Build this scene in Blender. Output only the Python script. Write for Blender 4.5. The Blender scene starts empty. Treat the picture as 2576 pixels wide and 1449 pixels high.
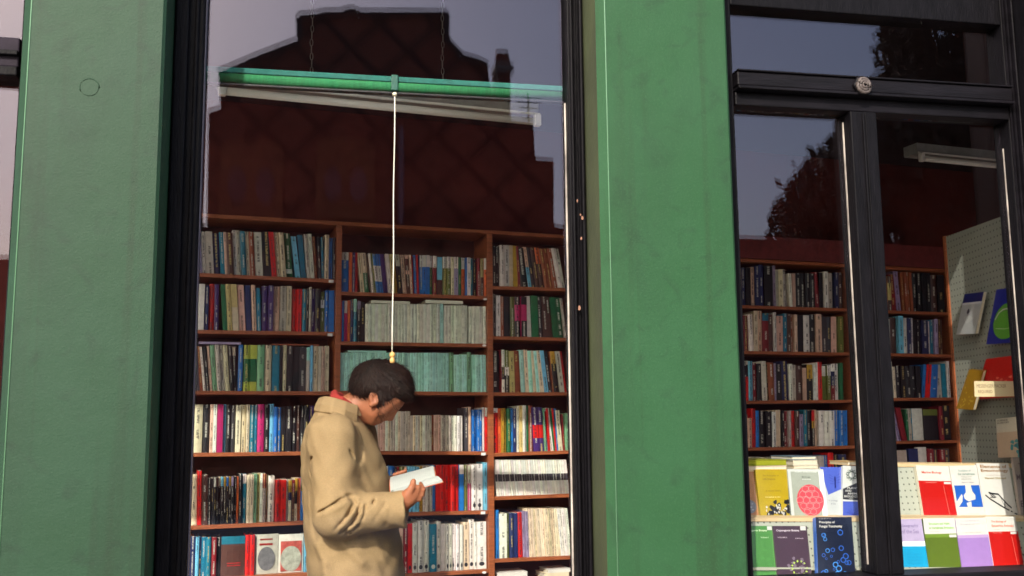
SUNP=2.2; SKYP=.15; EXPO=1.4; GREF=.036
import bpy, bmesh, math, random, re
import numpy as np
from mathutils import Vector, Matrix
random.seed(7); rng=np.random.default_rng(5)
SC=bpy.context.scene; COL=SC.collection
# ---------------------------------------------------------------- camera
F=2504.0; CX,CY=1288.0,724.5; S=1.4907
def nrm(v): return Vector(v).normalized()
AX=nrm((12900,-219,-F)); AZ=nrm((-178,18150,-F)); AX=(AX-AZ*AX.dot(AZ)).normalized(); AY=AZ.cross(AX)
RW=Matrix((AX,AY,AZ))                    # cam -> world rotation
CAM=Vector((0,-3.0,1.6))
cd=bpy.data.cameras.new('camera'); cam=bpy.data.objects.new('camera',cd); COL.objects.link(cam)
cd.sensor_width=36; cd.lens=36*F/2576; cd.clip_start=.05; cd.clip_end=500
cam.matrix_world=Matrix.Translation(CAM)@RW.to_4x4(); SC.camera=cam
def ray(px,py): return (RW@Vector((px-CX,CY-py,-F))).normalized()
def hit(px,py,P,N):
    d=ray(px,py); return CAM+d*((P-CAM).dot(N)/d.dot(N))
def fy(px,py,Y): return hit(px,py,Vector((0,Y,0)),Vector((0,1,0)))
def dep(px,py,D):
    d=RW@Vector((px-CX,CY-py,-F)); return CAM+d*(D/F)
def refl(px,py,Yp,G=.23):
    p=fy(px,py,G); d=ray(px,py); d=Vector((d.x,-d.y,d.z)); return p+d*((Yp-p.y)/d.y)
# interior frame: the shop's back wall stands a few degrees off the street front
DI=RW@Vector((7100,-276,-F)); DI.z=0; DI.normalize(); NI=Vector((-DI.y,DI.x,0)); UP=Vector((0,0,1))
PD=5.1
P0=CAM+NI*PD; P0.z=0                     # a point of the spine plane
def ip(px,py,off=0.0):                   # pixel -> (u,z) on the interior plane moved by off away from the street
    p=hit(px,py,P0+NI*off,NI); return ((p-P0).dot(DI),p.z)
def iw(u,off,z): v=P0+DI*u+NI*off; return Vector((v.x,v.y,z))
def zc(z,x,y): return ((z[0]+x/z[2])/S,(z[1]+y/z[2])/S)
# ---------------------------------------------------------------- materials
MATS={}
def mat(name,col,rough=.6,noise=0,nscale=20,bump=0,bscale=80,spec=.5,metal=0,col2=None,stretch=(1,1,1),coat=0):
    if name in MATS: return MATS[name]
    m=bpy.data.materials.new(name); m.use_nodes=True; nt=m.node_tree; b=nt.nodes['Principled BSDF']
    b.inputs['Roughness'].default_value=rough; b.inputs['Metallic'].default_value=metal
    b.inputs['Specular IOR Level'].default_value=spec; b.inputs['Coat Weight'].default_value=coat
    L=nt.links.new; N=nt.nodes.new
    tc=N('ShaderNodeTexCoord'); mp=N('ShaderNodeMapping'); mp.inputs['Scale'].default_value=stretch
    L(tc.outputs['Object'],mp.inputs['Vector'])
    if noise or col2:
        n=N('ShaderNodeTexNoise'); n.inputs['Scale'].default_value=nscale; n.inputs['Detail'].default_value=6; n.inputs['Roughness'].default_value=.65
        L(mp.outputs[0],n.inputs['Vector'])
        r=N('ShaderNodeMapRange'); r.inputs['From Min'].default_value=.3; r.inputs['From Max'].default_value=.7; L(n.outputs[0],r.inputs[0])
        x=N('ShaderNodeMix'); x.data_type='RGBA'; L(r.outputs[0],x.inputs['Factor'])
        c2=col2 or tuple(c*(1-noise) for c in col)
        x.inputs['A'].default_value=(*c2,1); x.inputs['B'].default_value=(*[min(1,c*(1+noise*.5)) for c in col],1)
        L(x.outputs['Result'],b.inputs['Base Color'])
    else: b.inputs['Base Color'].default_value=(*col,1)
    if bump:
        n=N('ShaderNodeTexNoise'); n.inputs['Scale'].default_value=bscale; n.inputs['Detail'].default_value=5; L(mp.outputs[0],n.inputs['Vector'])
        bp=N('ShaderNodeBump'); bp.inputs['Strength'].default_value=bump; bp.inputs['Distance'].default_value=.004
        L(n.outputs[0],bp.inputs['Height']); L(bp.outputs[0],b.inputs['Normal'])
    MATS[name]=m; return m
# ---------------------------------------------------------------- mesh helpers
class MB:
    def __init__(s): s.v=[];s.f=[];s.m=[];s.c=[]
    def add(s,vs,fs,mi=0):
        o=len(s.v); s.v+= [tuple(v) for v in vs]; s.f+=[tuple(i+o for i in f) for f in fs]; s.m+=[mi]*len(fs); return s
    def box(s,a,b,mi=0,fr=None):
        (x0,y0,z0),(x1,y1,z1)=a,b
        vs=[Vector(p) for p in ((x0,y0,z0),(x1,y0,z0),(x1,y1,z0),(x0,y1,z0),(x0,y0,z1),(x1,y0,z1),(x1,y1,z1),(x0,y1,z1))]
        if fr: vs=[fr(v) for v in vs]
        return s.add(vs,[(0,3,2,1),(4,5,6,7),(0,1,5,4),(1,2,6,5),(2,3,7,6),(3,0,4,7)],mi)
    def prism(s,poly,y0,y1,mi=0,fr=None):          # poly in (x,z), extruded along y
        n=len(poly); vs=[Vector((x,y0,z)) for x,z in poly]+[Vector((x,y1,z)) for x,z in poly]
        if fr: vs=[fr(v) for v in vs]
        return s.add(vs,[tuple(range(n)),tuple(range(2*n-1,n-1,-1))]+[(i,i+n,(i+1)%n+n,(i+1)%n) for i in range(n)],mi)
    def tube(s,pts,r,n=8,mi=0,cap=True):
        pts=[Vector(p) for p in pts]; rs=r if isinstance(r,(list,tuple)) else [r]*len(pts)
        rings=[]; o=len(s.v); ref=Vector((0,0,1))
        for i,p in enumerate(pts):
            t=(pts[min(i+1,len(pts)-1)]-pts[max(i-1,0)]).normalized()
            rf=ref if abs(t.dot(ref))<.9 else Vector((1,0,0))
            a=t.cross(rf).normalized(); b=t.cross(a)
            s.v+=[tuple(p+(a*math.cos(2*math.pi*k/n)+b*math.sin(2*math.pi*k/n))*rs[i]) for k in range(n)]
        for i in range(len(pts)-1):
            for k in range(n):
                s.f.append((o+i*n+k,o+i*n+(k+1)%n,o+(i+1)*n+(k+1)%n,o+(i+1)*n+k)); s.m.append(mi)
        if cap:
            s.f.append(tuple(o+k for k in range(n))[::-1]); s.m.append(mi)
            s.f.append(tuple(o+(len(pts)-1)*n+k for k in range(n))); s.m.append(mi)
        return s
    def build(s,name,mats,parent=None,bevel=0,smooth=False,org=None):
        me=bpy.data.meshes.new(name); o=bpy.data.objects.new(name,me)
        org=Vector(org) if org is not None else (Vector(parent.location) if parent is not None and parent.type=='EMPTY' else Vector((0,0,0)))
        base=Vector((0,0,0))
        if parent is not None:
            q=parent
            while q is not None: base+=q.location; q=q.parent
            sh=base
        else: sh=org
        me.from_pydata([tuple(Vector(v)-sh) for v in s.v],[],s.f); 
        if parent is None: o.location=sh
        for m in (mats if isinstance(mats,(list,tuple)) else [mats]): me.materials.append(m)
        me.polygons.foreach_set('material_index',s.m)
        bm=bmesh.new(); bm.from_mesh(me); bmesh.ops.recalc_face_normals(bm,faces=bm.faces)
        if bevel: bmesh.ops.bevel(bm,geom=[e for e in bm.edges if e.is_manifold and e.calc_face_angle(0)>.5],offset=bevel,segments=2,affect='EDGES',profile=.5)
        bm.to_mesh(me); bm.free()
        if smooth: me.polygons.foreach_set('use_smooth',[True]*len(me.polygons))
        COL.objects.link(o)
        if parent is not None: o.parent=parent
        me.update(); return o
def tag(o,label=None,cat=None,group=None,kind=None):
    for k,v in (('label',label),('category',cat),('group',group),('kind',kind)):
        if v: o[k]=v
    return o
def thing(name,label,cat,loc,group=None):
    o=bpy.data.objects.new(name,None); COL.objects.link(o); o.location=loc; o.empty_display_size=.05
    return tag(o,label,cat,group)
_txt={}
def text_mesh(s,bold=False):
    if s in _txt: return _txt[s]
    c=bpy.data.curves.new('t','FONT'); c.body=s; c.align_x='LEFT'; c.resolution_u=2
    if bold: c.offset=.018
    o=bpy.data.objects.new('t',c); COL.objects.link(o); dg=bpy.context.evaluated_depsgraph_get(); dg.update()
    me=o.evaluated_get(dg).to_mesh(); vs=[(v.co.x,v.co.y) for v in me.vertices]; fs=[tuple(p.vertices) for p in me.polygons]
    o.evaluated_get(dg).to_mesh_clear(); bpy.data.objects.remove(o); bpy.data.curves.remove(c)
    if vs:
        x0=min(v[0] for v in vs); x1=max(v[0] for v in vs); y0=min(v[1] for v in vs); y1=max(v[1] for v in vs)
        vs=[((v[0]-x0)/(x1-x0),(v[1]-y0)/(y1-y0)) for v in vs]
    _txt[s]=(vs,fs); return _txt[s]
# ---------------------------------------------------------------- world, sun
AZs=math.radians(27); EL=math.radians(35)
trav=Vector((math.sin(AZs)*math.cos(EL),math.cos(AZs)*math.cos(EL),-math.sin(EL)))
sd=bpy.data.lights.new('sun','SUN'); sd.energy=SUNP; sd.angle=math.radians(.5); sd.color=(1,.93,.82)
so=bpy.data.objects.new('sun',sd); COL.objects.link(so); so.rotation_euler=trav.to_track_quat('-Z','Y').to_euler(); so.location=(-4,-12,12)
w=bpy.data.worlds.new('World'); SC.world=w; w.use_nodes=True; nt=w.node_tree
sk=nt.nodes.new('ShaderNodeTexSky'); sk.sky_type='NISHITA'; sk.sun_disc=False; sk.sun_elevation=EL; sk.sun_rotation=math.atan2(-trav.x,-trav.y)
sk.dust_density=2.6; sk.air_density=1.2; sk.ozone_density=.6
nt.links.new(sk.outputs[0],nt.nodes['Background'].inputs[0]); nt.nodes['Background'].inputs[1].default_value=SKYP
SC.view_settings.view_transform='Standard'; SC.view_settings.look='None'; SC.view_settings.exposure=EXPO; SC.view_settings.gamma=1
SC.cycles.max_bounces=8; SC.cycles.diffuse_bounces=4; SC.cycles.glossy_bounces=3; SC.cycles.transparent_max_bounces=12
SC.cycles.use_denoising=True; SC.cycles.sample_clamp_indirect=4; SC.cycles.caustics_reflective=False
SC.render.film_transparent=False; SC.cycles.filter_width=1.6
# ---------------------------------------------------------------- glass
def glass_mat():
    m=bpy.data.materials.new('window_glass'); m.use_nodes=True; nt=m.node_tree; nt.nodes.clear()
    N=nt.nodes.new; L=nt.links.new
    o=N('ShaderNodeOutputMaterial'); t=N('ShaderNodeBsdfTransparent'); t.inputs[0].default_value=(.97,.98,.98,1)
    g=N('ShaderNodeBsdfGlossy'); g.inputs['Roughness'].default_value=0.0; g.inputs['Color'].default_value=(.90,.83,1,1)
    ge=N('ShaderNodeNewGeometry'); vm=N('ShaderNodeVectorMath'); vm.operation='DOT_PRODUCT'; L(ge.outputs['Incoming'],vm.inputs[0]); L(ge.outputs['Normal'],vm.inputs[1])
    ab=N('ShaderNodeMath'); ab.operation='ABSOLUTE'; L(vm.outputs['Value'],ab.inputs[0])
    su=N('ShaderNodeMath'); su.operation='SUBTRACT'; su.inputs[0].default_value=1; L(ab.outputs[0],su.inputs[1])
    pw=N('ShaderNodeMath'); pw.operation='POWER'; pw.inputs[1].default_value=5; L(su.outputs[0],pw.inputs[0])
    mr=N('ShaderNodeMath'); mr.operation='MULTIPLY_ADD'; mr.inputs[1].default_value=.95; mr.inputs[2].default_value=GREF; L(pw.outputs[0],mr.inputs[0])
    mx=N('ShaderNodeMixShader'); L(mr.outputs[0],mx.inputs[0]); L(t.outputs[0],mx.inputs[1]); L(g.outputs[0],mx.inputs[2]); L(mx.outputs[0],o.inputs[0])
    return m
GLASS=glass_mat()
black=mat('black_gloss_paint',(.005,.0045,.006),.5,noise=.5,nscale=14,bump=.5,bscale=60,stretch=(3,3,.6),spec=.08)
worn_glint=mat('worn_bead_glint',(.55,.5,.44),.5,nscale=14,stretch=(1,1,.5),col2=(.07,.055,.05))  # worn bead whose pale colour stands in for the sun glint
wood=mat('varnished_wood',(.34,.095,.033),.45,noise=.35,nscale=9,stretch=(1,6,14),bump=.1)
woodd=mat('dark_wood_backing',(.07,.02,.012),.6,noise=.3,nscale=8)
maroon=mat('maroon_wall_paint',(.12,.014,.011),.85,noise=.35,nscale=2.2)
# ---------------------------------------------------------------- street front
def green_mat(nm='green_masonry_paint',T=(1,1,1)):
    tn=lambda c:tuple(a*b_ for a,b_ in zip(c,T))
    m=bpy.data.materials.new(nm); m.use_nodes=True; nt=m.node_tree; b=nt.nodes['Principled BSDF']; N=nt.nodes.new; L=nt.links.new
    b.inputs['Roughness'].default_value=.62; b.inputs['Specular IOR Level'].default_value=.3
    tc=N('ShaderNodeTexCoord')
    def noise(sc,det=6,st=(1,1,1),dist=0):
        mp=N('ShaderNodeMapping'); mp.inputs['Scale'].default_value=st; L(tc.outputs['Object'],mp.inputs[0])
        n=N('ShaderNodeTexNoise'); n.inputs['Scale'].default_value=sc; n.inputs['Detail'].default_value=det; n.inputs['Distortion'].default_value=dist; L(mp.outputs[0],n.inputs['Vector']); return n.outputs[0]
    def mix(f,a,bb,lo=.4,hi=.65,amt=1):
        r=N('ShaderNodeMapRange'); r.inputs[1].default_value=lo; r.inputs[2].default_value=hi; r.inputs[4].default_value=amt; L(f,r.inputs[0])
        x=N('ShaderNodeMix'); x.data_type='RGBA'; L(r.outputs[0],x.inputs['Factor'])
        for k,c in (('A',a),('B',bb)):
            if isinstance(c,tuple): x.inputs[k].default_value=(*tn(c),1)
            else: L(c,x.inputs[k])
        return x.outputs['Result']
    c=mix(noise(3.2,8),(.020,.070,.029),(.027,.080,.039),.35,.65)
    c=mix(noise(5.5,7,(2.6,1,.10),.5),c,tuple(q*.55 for q in (.036,.060,.026)),.5,.72,.6)
    c=mix(noise(2.6,7,(2.2,1,.35),.6),c,(.019,.046,.025),.5,.78,.65)      # rain streaks
    c=mix(noise(9,8,(1,1,1),1.2),c,(.014,.028,.018),.55,.85,.6)              # grime patches
    c=mix(noise(140,3),c,(.05,.115,.062),.52,.8,.35)
    L(c,b.inputs['Base Color'])
    n1=N('ShaderNodeTexNoise'); n1.inputs['Scale'].default_value=160; n1.inputs['Detail'].default_value=4; L(tc.outputs['Object'],n1.inputs['Vector'])
    n2=N('ShaderNodeTexNoise'); n2.inputs['Scale'].default_value=12; n2.inputs['Detail'].default_value=4; L(tc.outputs['Object'],n2.inputs['Vector'])
    ad=N('ShaderNodeMath'); ad.operation='MULTIPLY_ADD'; ad.inputs[1].default_value=3; L(n2.outputs[0],ad.inputs[0]); L(n1.outputs[0],ad.inputs[2])
    bp=N('ShaderNodeBump'); bp.inputs['Strength'].default_value=.22; bp.inputs['Distance'].default_value=.0025; L(ad.outputs[0],bp.inputs['Height']); L(bp.outputs[0],b.inputs['Normal'])
    return m
green=green_mat(T=(.60,.84,.64)); green2=green_mat('weathered_grey_green_paint',(.48,.55,.56))
oldgreen=mat('dirty_reveal_paint',(.042,.052,.020),.7,noise=.5,nscale=5,col2=(.026,.03,.014),stretch=(1,1,.5),bump=.4)
MID=724
def fx(px,Y,y=MID): return fy(px,y,Y).x
RV=.19; GY=.235                                    # reveal depth
ZT=fy(2030,26,RV).z                       # window head
ZS=fy(2430,1437,RV).z                     # right window sill
XA0,XA1=fx(13,0),fx(390,0)
XB0,XB1=fx(1518,0),fx(1855,0)
XC0=fx(2690,0)
ZH=5.4
def pilaster(label,x0,x1,ch=.024,right=True):
    t=thing('pilaster',label,'pilaster',((x0+x1)/2,.12,0),'green painted pilasters')
    z0,z1=0,ZH
    b=MB(); poly=[(x0,ch),(x0+ch,0),(x1-ch*.35,0),(x1,ch*.35),(x1,RV+.1),(x0,RV+.1)]
    n=len(poly); b.add([(x,y,z) for z in (z0,z1) for x,y in poly],[tuple(range(n))[::-1],tuple(range(n,2*n))]+[(i,(i+1)%n,(i+1)%n+n,i+n) for i in range(n)])
    # the side that faces left is old dirty paint
    b.m[-1]=1
    o=b.build('shaft',[green2 if 'filler' in label else green,black if 'sliver' in label else oldgreen],t)
    bb=MB().box((x0-.03,-.03,0),(x1+.03,-.001,.25)); bb.build('plinth',green,t,bevel=.006)
    # raised paint line on the chamfer
    MB().tube([(x0+ch+.001,0,.3),(x0+ch+.002,0,ZH)],.0022,6).build('paint_ridge',mat('ridge_green',(.09,.2,.11),.5),t,smooth=True)
    return t
pa=pilaster('wide green pilaster with a raised filler plug, left of the shop window',XA0,XA1)
c=fy(225,220,0); b=MB(); n=6
ring=[(c.x+math.cos(a)*.026,c.z+math.sin(a)*.026) for a in [math.pi/6+2*math.pi*k/14 for k in range(14)]]
b.prism(ring,-.0016,.0); ob=b.build('filler_plug',green2,pa,bevel=.0005)
m=MB(); m.tube([(c.x+math.cos(a)*.0265,-.0012,c.z+math.sin(a)*.0265) for a in [k*math.pi/14 for k in range(0,17)]],.0018,6); m.build('plug_rim',green2,pa,smooth=True)
pilaster('green pilaster between the two shop windows, olive dirty reveal on its left',XB0,XB1)
pilaster('sliver of green pilaster beyond the right hand window frame',XC0,XC0+.5)
pilaster('green pilaster far off beyond the left edge window',fx(-1800,0),fx(-1510,0))
fs=thing('shopfront_fascia','black fascia beam over the shop windows','fascia',(0,.2,3.2))
MB().box((-4.6,.02,ZT+.345),(5.0,RV+.3,ZH+.95)).build('board',black,fs,bevel=.008)

st=thing('stall_riser','low black panelled wall below the shop windows','wall',(0,.25,0))
MB().box((-3.9,RV-.01,0),(3.9,RV+.2,ZS-.09)).build('panel',black,st)
# ---- window frames
def bar(x0,x1,z0,z1,y0=RV,y1=RV+.09,b=None):
    b=b or MB(); return b.box((x0,y0,z0),(x1,y1,z1))
GY=RV+.045
def pane(parent,x0,x1,z0,z1,name='pane',wedge=.0010):
    b=MB(); y0=GY; y1=GY+.006; a=wedge*(x1-x0)
    # back face very slightly out of parallel with the front, as in old plate glass
    vs=[(x0,y0,z0),(x1,y0,z0),(x1,y0,z1),(x0,y0,z1),(x0,y1+a,z0),(x1,y1,z0),(x1,y1+wedge*(z1-z0)*2.6,z1),(x0,y1+a+wedge*(z1-z0)*2.6,z1)]
    b.add(vs,[(0,1,2,3),(7,6,5,4),(0,4,5,1),(1,5,6,2),(2,6,7,3),(3,7,4,0)]); return b.build(name,GLASS,parent)
# left (main) window
x0,x1=fx(497,GY),fx(1430,GY)
W1=thing('shop_window','tall single pane shop window in black frame, man seen through it','window',((x0+x1)/2,RV+.05,0))
bar(XA1+.002,x0,.3,ZT+.34).build('left_stile',black,W1,bevel=.006)
b=MB(); b.box((XA1+.004,RV-.028,.3),(XA1+.045,RV-.001,ZT+.25)); b.box((XA1+.062,RV-.014,.3),(XA1+.075,RV-.001,ZT+.25)); b.build('left_moulding',black,W1,bevel=.005)
bar(x1,XB0-.002,.3,ZT+.34).build('right_stile',black,W1,bevel=.004)
b=MB()
for k,(u,wd,pr) in enumerate(((.10,.16,.02),(.42,.1,.010),(.68,.2,.026))): b.box((x1+(XB0-x1)*u,RV-pr,.3),(x1+(XB0-x1)*(u+wd),RV-.001,ZT+.25))
b.build('right_moulding',black,W1,bevel=.004)
MB().box((x1-.006,GY-.012,.6),(x1-.0005,GY-.001,fy(1405,250,RV).z),0).build('glazing_bead',worn_glint,W1,bevel=.002)  # pale painted glint ends where the lintel shadow would begin
MB().box((x0+.0005,RV+.012,.6),(x0+.005,RV+.04,ZT+.1),0).build('glazing_bead',mat('bead_grey',(.06,.055,.08),.4),W1,bevel=.002)
bar(x0+.001,x1-.001,.3,.5).build('bottom_rail',black,W1,bevel=.006)
bar(x0+.001,x1-.001,ZT+.24,ZT+.34).build('top_rail',black,W1,bevel=.006)
pane(W1,x0+.001,x1-.008,.5,ZT+.24)
# paint chips on the right stile
chip=mat('bare_wood_chip',(.26,.13,.085),.8)
for cx_,cy_,r in ((1452,505,.004),(1460,540,.003),(1465,548,.005),(1457,775,.006),(1462,600,.004)):
    p=fy(cx_,cy_,RV-.027); b=MB(); pts=[(p.x+r*random.uniform(.5,1)*math.cos(a),p.z+r*1.7*random.uniform(.6,1)*math.sin(a)) for a in [k*math.pi/4 for k in range(8)]]
    b.prism(pts,p.y-.0012,p.y+.001); b.build('paint_chip',chip,W1)
# right window
xl=fx(1866,RV); xm0,xm1=fx(2143,GY),fx(2227,RV); xr=fx(2550,GY)
W2=thing('shop_window','shop window with rosette transom and mullion over the book display','window',((xl+xr)/2,RV+.05,0))
zt0,zt1=fy(2060,200,RV).z,fy(2060,262,RV).z      # transom top, bottom of sash head
bar(XB1+.002,xl,ZS-.08,ZT+.34).build('left_stile',black,W2,bevel=.003)
dusty=mat('dusty_black_paint',(.006,.005,.007),.5,noise=.6,nscale=10,stretch=(.5,1,3),bump=.3,bscale=50,spec=.12)
bar(xr,XC0-.002,ZS-.08,ZT+.34).build('right_stile',black,W2,bevel=.004)
b=MB()
for u,wd,pr in ((.02,.10,.014),(.3,.12,.022),(.62,.2,.034)): b.box((xr+(XC0-xr)*u,RV-pr,ZS-.08),(xr+(XC0-xr)*(u+wd),RV-.001,ZT+.25))
b.build('right_moulding',dusty,W2,bevel=.004)
bar(xl+.001,xr-.001,ZT,ZT+.34).build('head_rail',black,W2,bevel=.004)
zq=zt0-(zt0-zt1)*.56
b=MB(); b.box((xl+.001,RV-.035,zq),(xr-.001,RV+.09,zt0)); b.build('transom',dusty,W2,bevel=.005)
b=MB(); b.box((xl+.001,RV-.042,zt0+.001),(xr-.001,RV+.02,zt0+.007)); b.box((xl+.001,RV-.044,zq-.012),(xr-.001,RV+.01,zq-.002)); b.build('transom_beading',dusty,W2,bevel=.002)
bar(xl+.002,xr-.002,zt1-.022,zq-.014,RV-.008,RV+.08).build('sash_head',dusty,W2,bevel=.004)
bar(xm0,xm1,ZS,zt1-.023,RV-.012,RV+.09).build('mullion',black,W2,bevel=.004)
b=MB(); xc=(xm0+xm1)/2
b.box((xc-.008,RV-.020,ZS),(xc-.001,RV-.0125,zt1-.03)); b.box((xc+.004,RV-.017,ZS),(xc+.008,RV-.0125,zt1-.03)); b.build('mullion_beading',black,W2,bevel=.002)
MB().box((xm0-.0045,GY-.010,ZS+.03),(xm0-.0005,GY-.001,zt1-.05)).build('glazing_bead',worn_glint,W2,bevel=.002)
MB().box((xr-.004,GY-.008,ZS+.03),(xr-.0005,GY-.001,zt1-.12)).build('glazing_bead',worn_glint,W2,bevel=.002)
bar(xl-.01,xr+.02,ZS-.08,ZS,RV-.03,RV+.1).build('sill_rail',dusty,W2,bevel=.006)
pane(W2,xl,xr,zt0+.008,ZT,'transom_pane'); pane(W2,xl,xm0-.007,ZS,zt1-.023); pane(W2,xm1,xr-.006,ZS,zt1-.023,wedge=.0006)
# carved rosette
rc=fy(2172,214,RV-.05); t=MB(); R=.034
t.tube([(rc.x+(.004+(R-.008)*k/40)*math.cos(k*.47),RV-.052-.010*(1-k/40),rc.z+(.004+(R-.008)*k/40)*math.sin(k*.47)) for k in range(41)],[.0035+.0035*k/40 for k in range(41)],8)
rose=t.build('rosette',mat('weathered_plaster',(.09,.07,.065),.6,noise=.6,nscale=60),W2,smooth=True)
t=MB(); t.prism([(rc.x+R*1.0*math.cos(a)*(1+.06*math.cos(6*a)),rc.z+R*math.sin(a)*(1+.06*math.cos(6*a))) for a in [k*math.pi/24 for k in range(48)]],RV-.05,RV-.034); t.build('rosette_disc',dusty,W2,bevel=.004,smooth=True)
# window at the left edge of the photo
xf1=XA0-.002; xf0=fx(-1500,RV)
W3=thing('shop_window','window glimpsed at the far left edge beyond the green pilaster','window',((xf0+xf1)/2,RV+.05,0))
bar(xf1-.05,xf1,.5,ZT+.2).build('right_stile',black,W3,bevel=.005); bar(xf0,xf0+.06,.5,ZT+.2).build('left_stile',black,W3,bevel=.005)
zz=fy(10,140,RV).z; zz2=fy(10,170,RV).z; z95=fy(10,95,RV).z
bar(xf0+.061,xf1-.051,zz2-.03,zz2,RV-.02).build('transom',black,W3,bevel=.004); bar(xf0+.061,xf1-.051,zz2+.001,z95,RV-.01).build('transom_board',mat('purple_grey_paint',(.02,.015,.024),.6,noise=.4,spec=.08),W3,bevel=.004)
bar(xf0+.061,xf1-.051,zz-.004,zz+.012,RV-.026).build('transom_moulding',black,W3,bevel=.003)
bar(xf0+.061,xf1-.051,.5,.62).build('bottom_rail',black,W3,bevel=.005); bar(xf0+.061,xf1-.051,ZT+.1,ZT+.2).build('top_rail',black,W3,bevel=.005)
pane(W3,xf0+.061,xf1-.051,z95,ZT+.1,'transom_pane'); pane(W3,xf0+.061,xf1-.051,.62,zz2-.03)
# ---------------------------------------------------------------- ground and street
pav=mat('paving_stone',(.38,.36,.32),.85,noise=.3,nscale=6,bump=.3); asph=mat('asphalt',(.05,.05,.052),.9,noise=.3,nscale=40,bump=.3)
tag(MB().box((-60,-60,-.5),(60,90,-.13)).build('ground',asph),kind='structure')
tag(MB().box((-30,-4.5,-.129),(30,.3,0)).build('pavement',pav),kind='structure')
tag(MB().box((-30,-12,-.125),(30,-4.6,-.12)).build('road',asph),kind='structure')
tag(MB().box((-30,-4.6,-.129),(30,-4.5,.004)).build('kerb',mat('granite_kerb',(.3,.29,.28),.8,noise=.2),bevel=.01),kind='structure')
tag(MB().box((-30,-16,-.129),(30,-12,.0)).build('far_pavement',pav),kind='structure')
# ---------------------------------------------------------------- room shell
def fr_i(v): return iw(v.x,v.y,v.z)
uL=ip(250,900)[0]-1.2; uR=6.2
tag(MB().box((-4.5,.2,.02),(5.0,6.5,.1)).build('shop_floor',mat('pale_lino',(.58,.5,.4),.6,noise=.2)),kind='structure')
tag(MB().box((-4.5,.22,5.2),(5.0,7.5,5.3)).build('shop_ceiling',mat('white_ceiling',(.85,.83,.8),.9)),kind='structure')
zb=ip(960,292,.36)[1]
tag(MB().box((uL,.36,.1),(uR,.5,zb),fr=fr_i).build('shop_back_wall',maroon),kind='structure')
tag(MB().box((uL,.36,zb+.002),(uR,.5,5.2),fr=fr_i).build('shop_back_wall_upper_band',mat('dark_upper_maroon',(.035,.012,.014),.9)),kind='structure')  # upper wall coloured darker than the maroon below
b=MB(); b.box((-4.6,.5,.1),(-4.5,7.5,.8)); b.box((-4.6,.5,3.9),(-4.5,7.5,5.2)); b.box((-4.6,.5,.8),(-4.5,.9,3.9)); b.box((-4.6,4.6,.8),(-4.5,7.5,3.9))  # wide opening added out of view to let more sky light in
tag(b.build('shop_left_wall',mat('pale_wall_paint',(.7,.66,.58),.9)),kind='structure')
b=MB(); b.box((4.6,.5,.1),(4.7,7.5,5.2))
tag(b.build('shop_right_wall',mat('dim_red_wall',(.10,.035,.035),.9)),kind='structure')
# ---------------------------------------------------------------- books on the shelves
PAL={'W':((.74,.71,.64),'white'),'C':((.72,.61,.42),'cream'),'G':((.5,.45,.38),'grey'),'K':((.012,.012,.016),'black'),'N':((.015,.025,.10),'navy'),
'B':((.015,.16,.52),'blue'),'b':((.16,.48,.68),'light blue'),'T':((.01,.18,.28),'teal blue'),'A':((.42,.78,.68),'pale turquoise'),'E':((.012,.13,.05),'green'),
'e':((.2,.42,.24),'pale green'),'L':((.48,.52,.08),'lime'),'R':((.62,.012,.01),'red'),'r':((.22,.012,.02),'dark red'),'M':((.48,.02,.13),'magenta'),
'P':((.055,.025,.15),'purple'),'p':((.34,.27,.42),'lilac'),'O':((.72,.13,.03),'orange'),'o':((.30,.075,.03),'rust'),'U':((.085,.035,.028),'brown'),
'Y':((.58,.46,.18),'straw'),'y':((.5,.28,.03),'mustard'),'V':((.13,.15,.03),'olive'),'D':((.05,.045,.055),'charcoal'),'S':((.68,.44,.33),'salmon'),
'F':((.70,.73,.60),'off white'),'J':((.52,.45,.37),'grey buff')}
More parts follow.
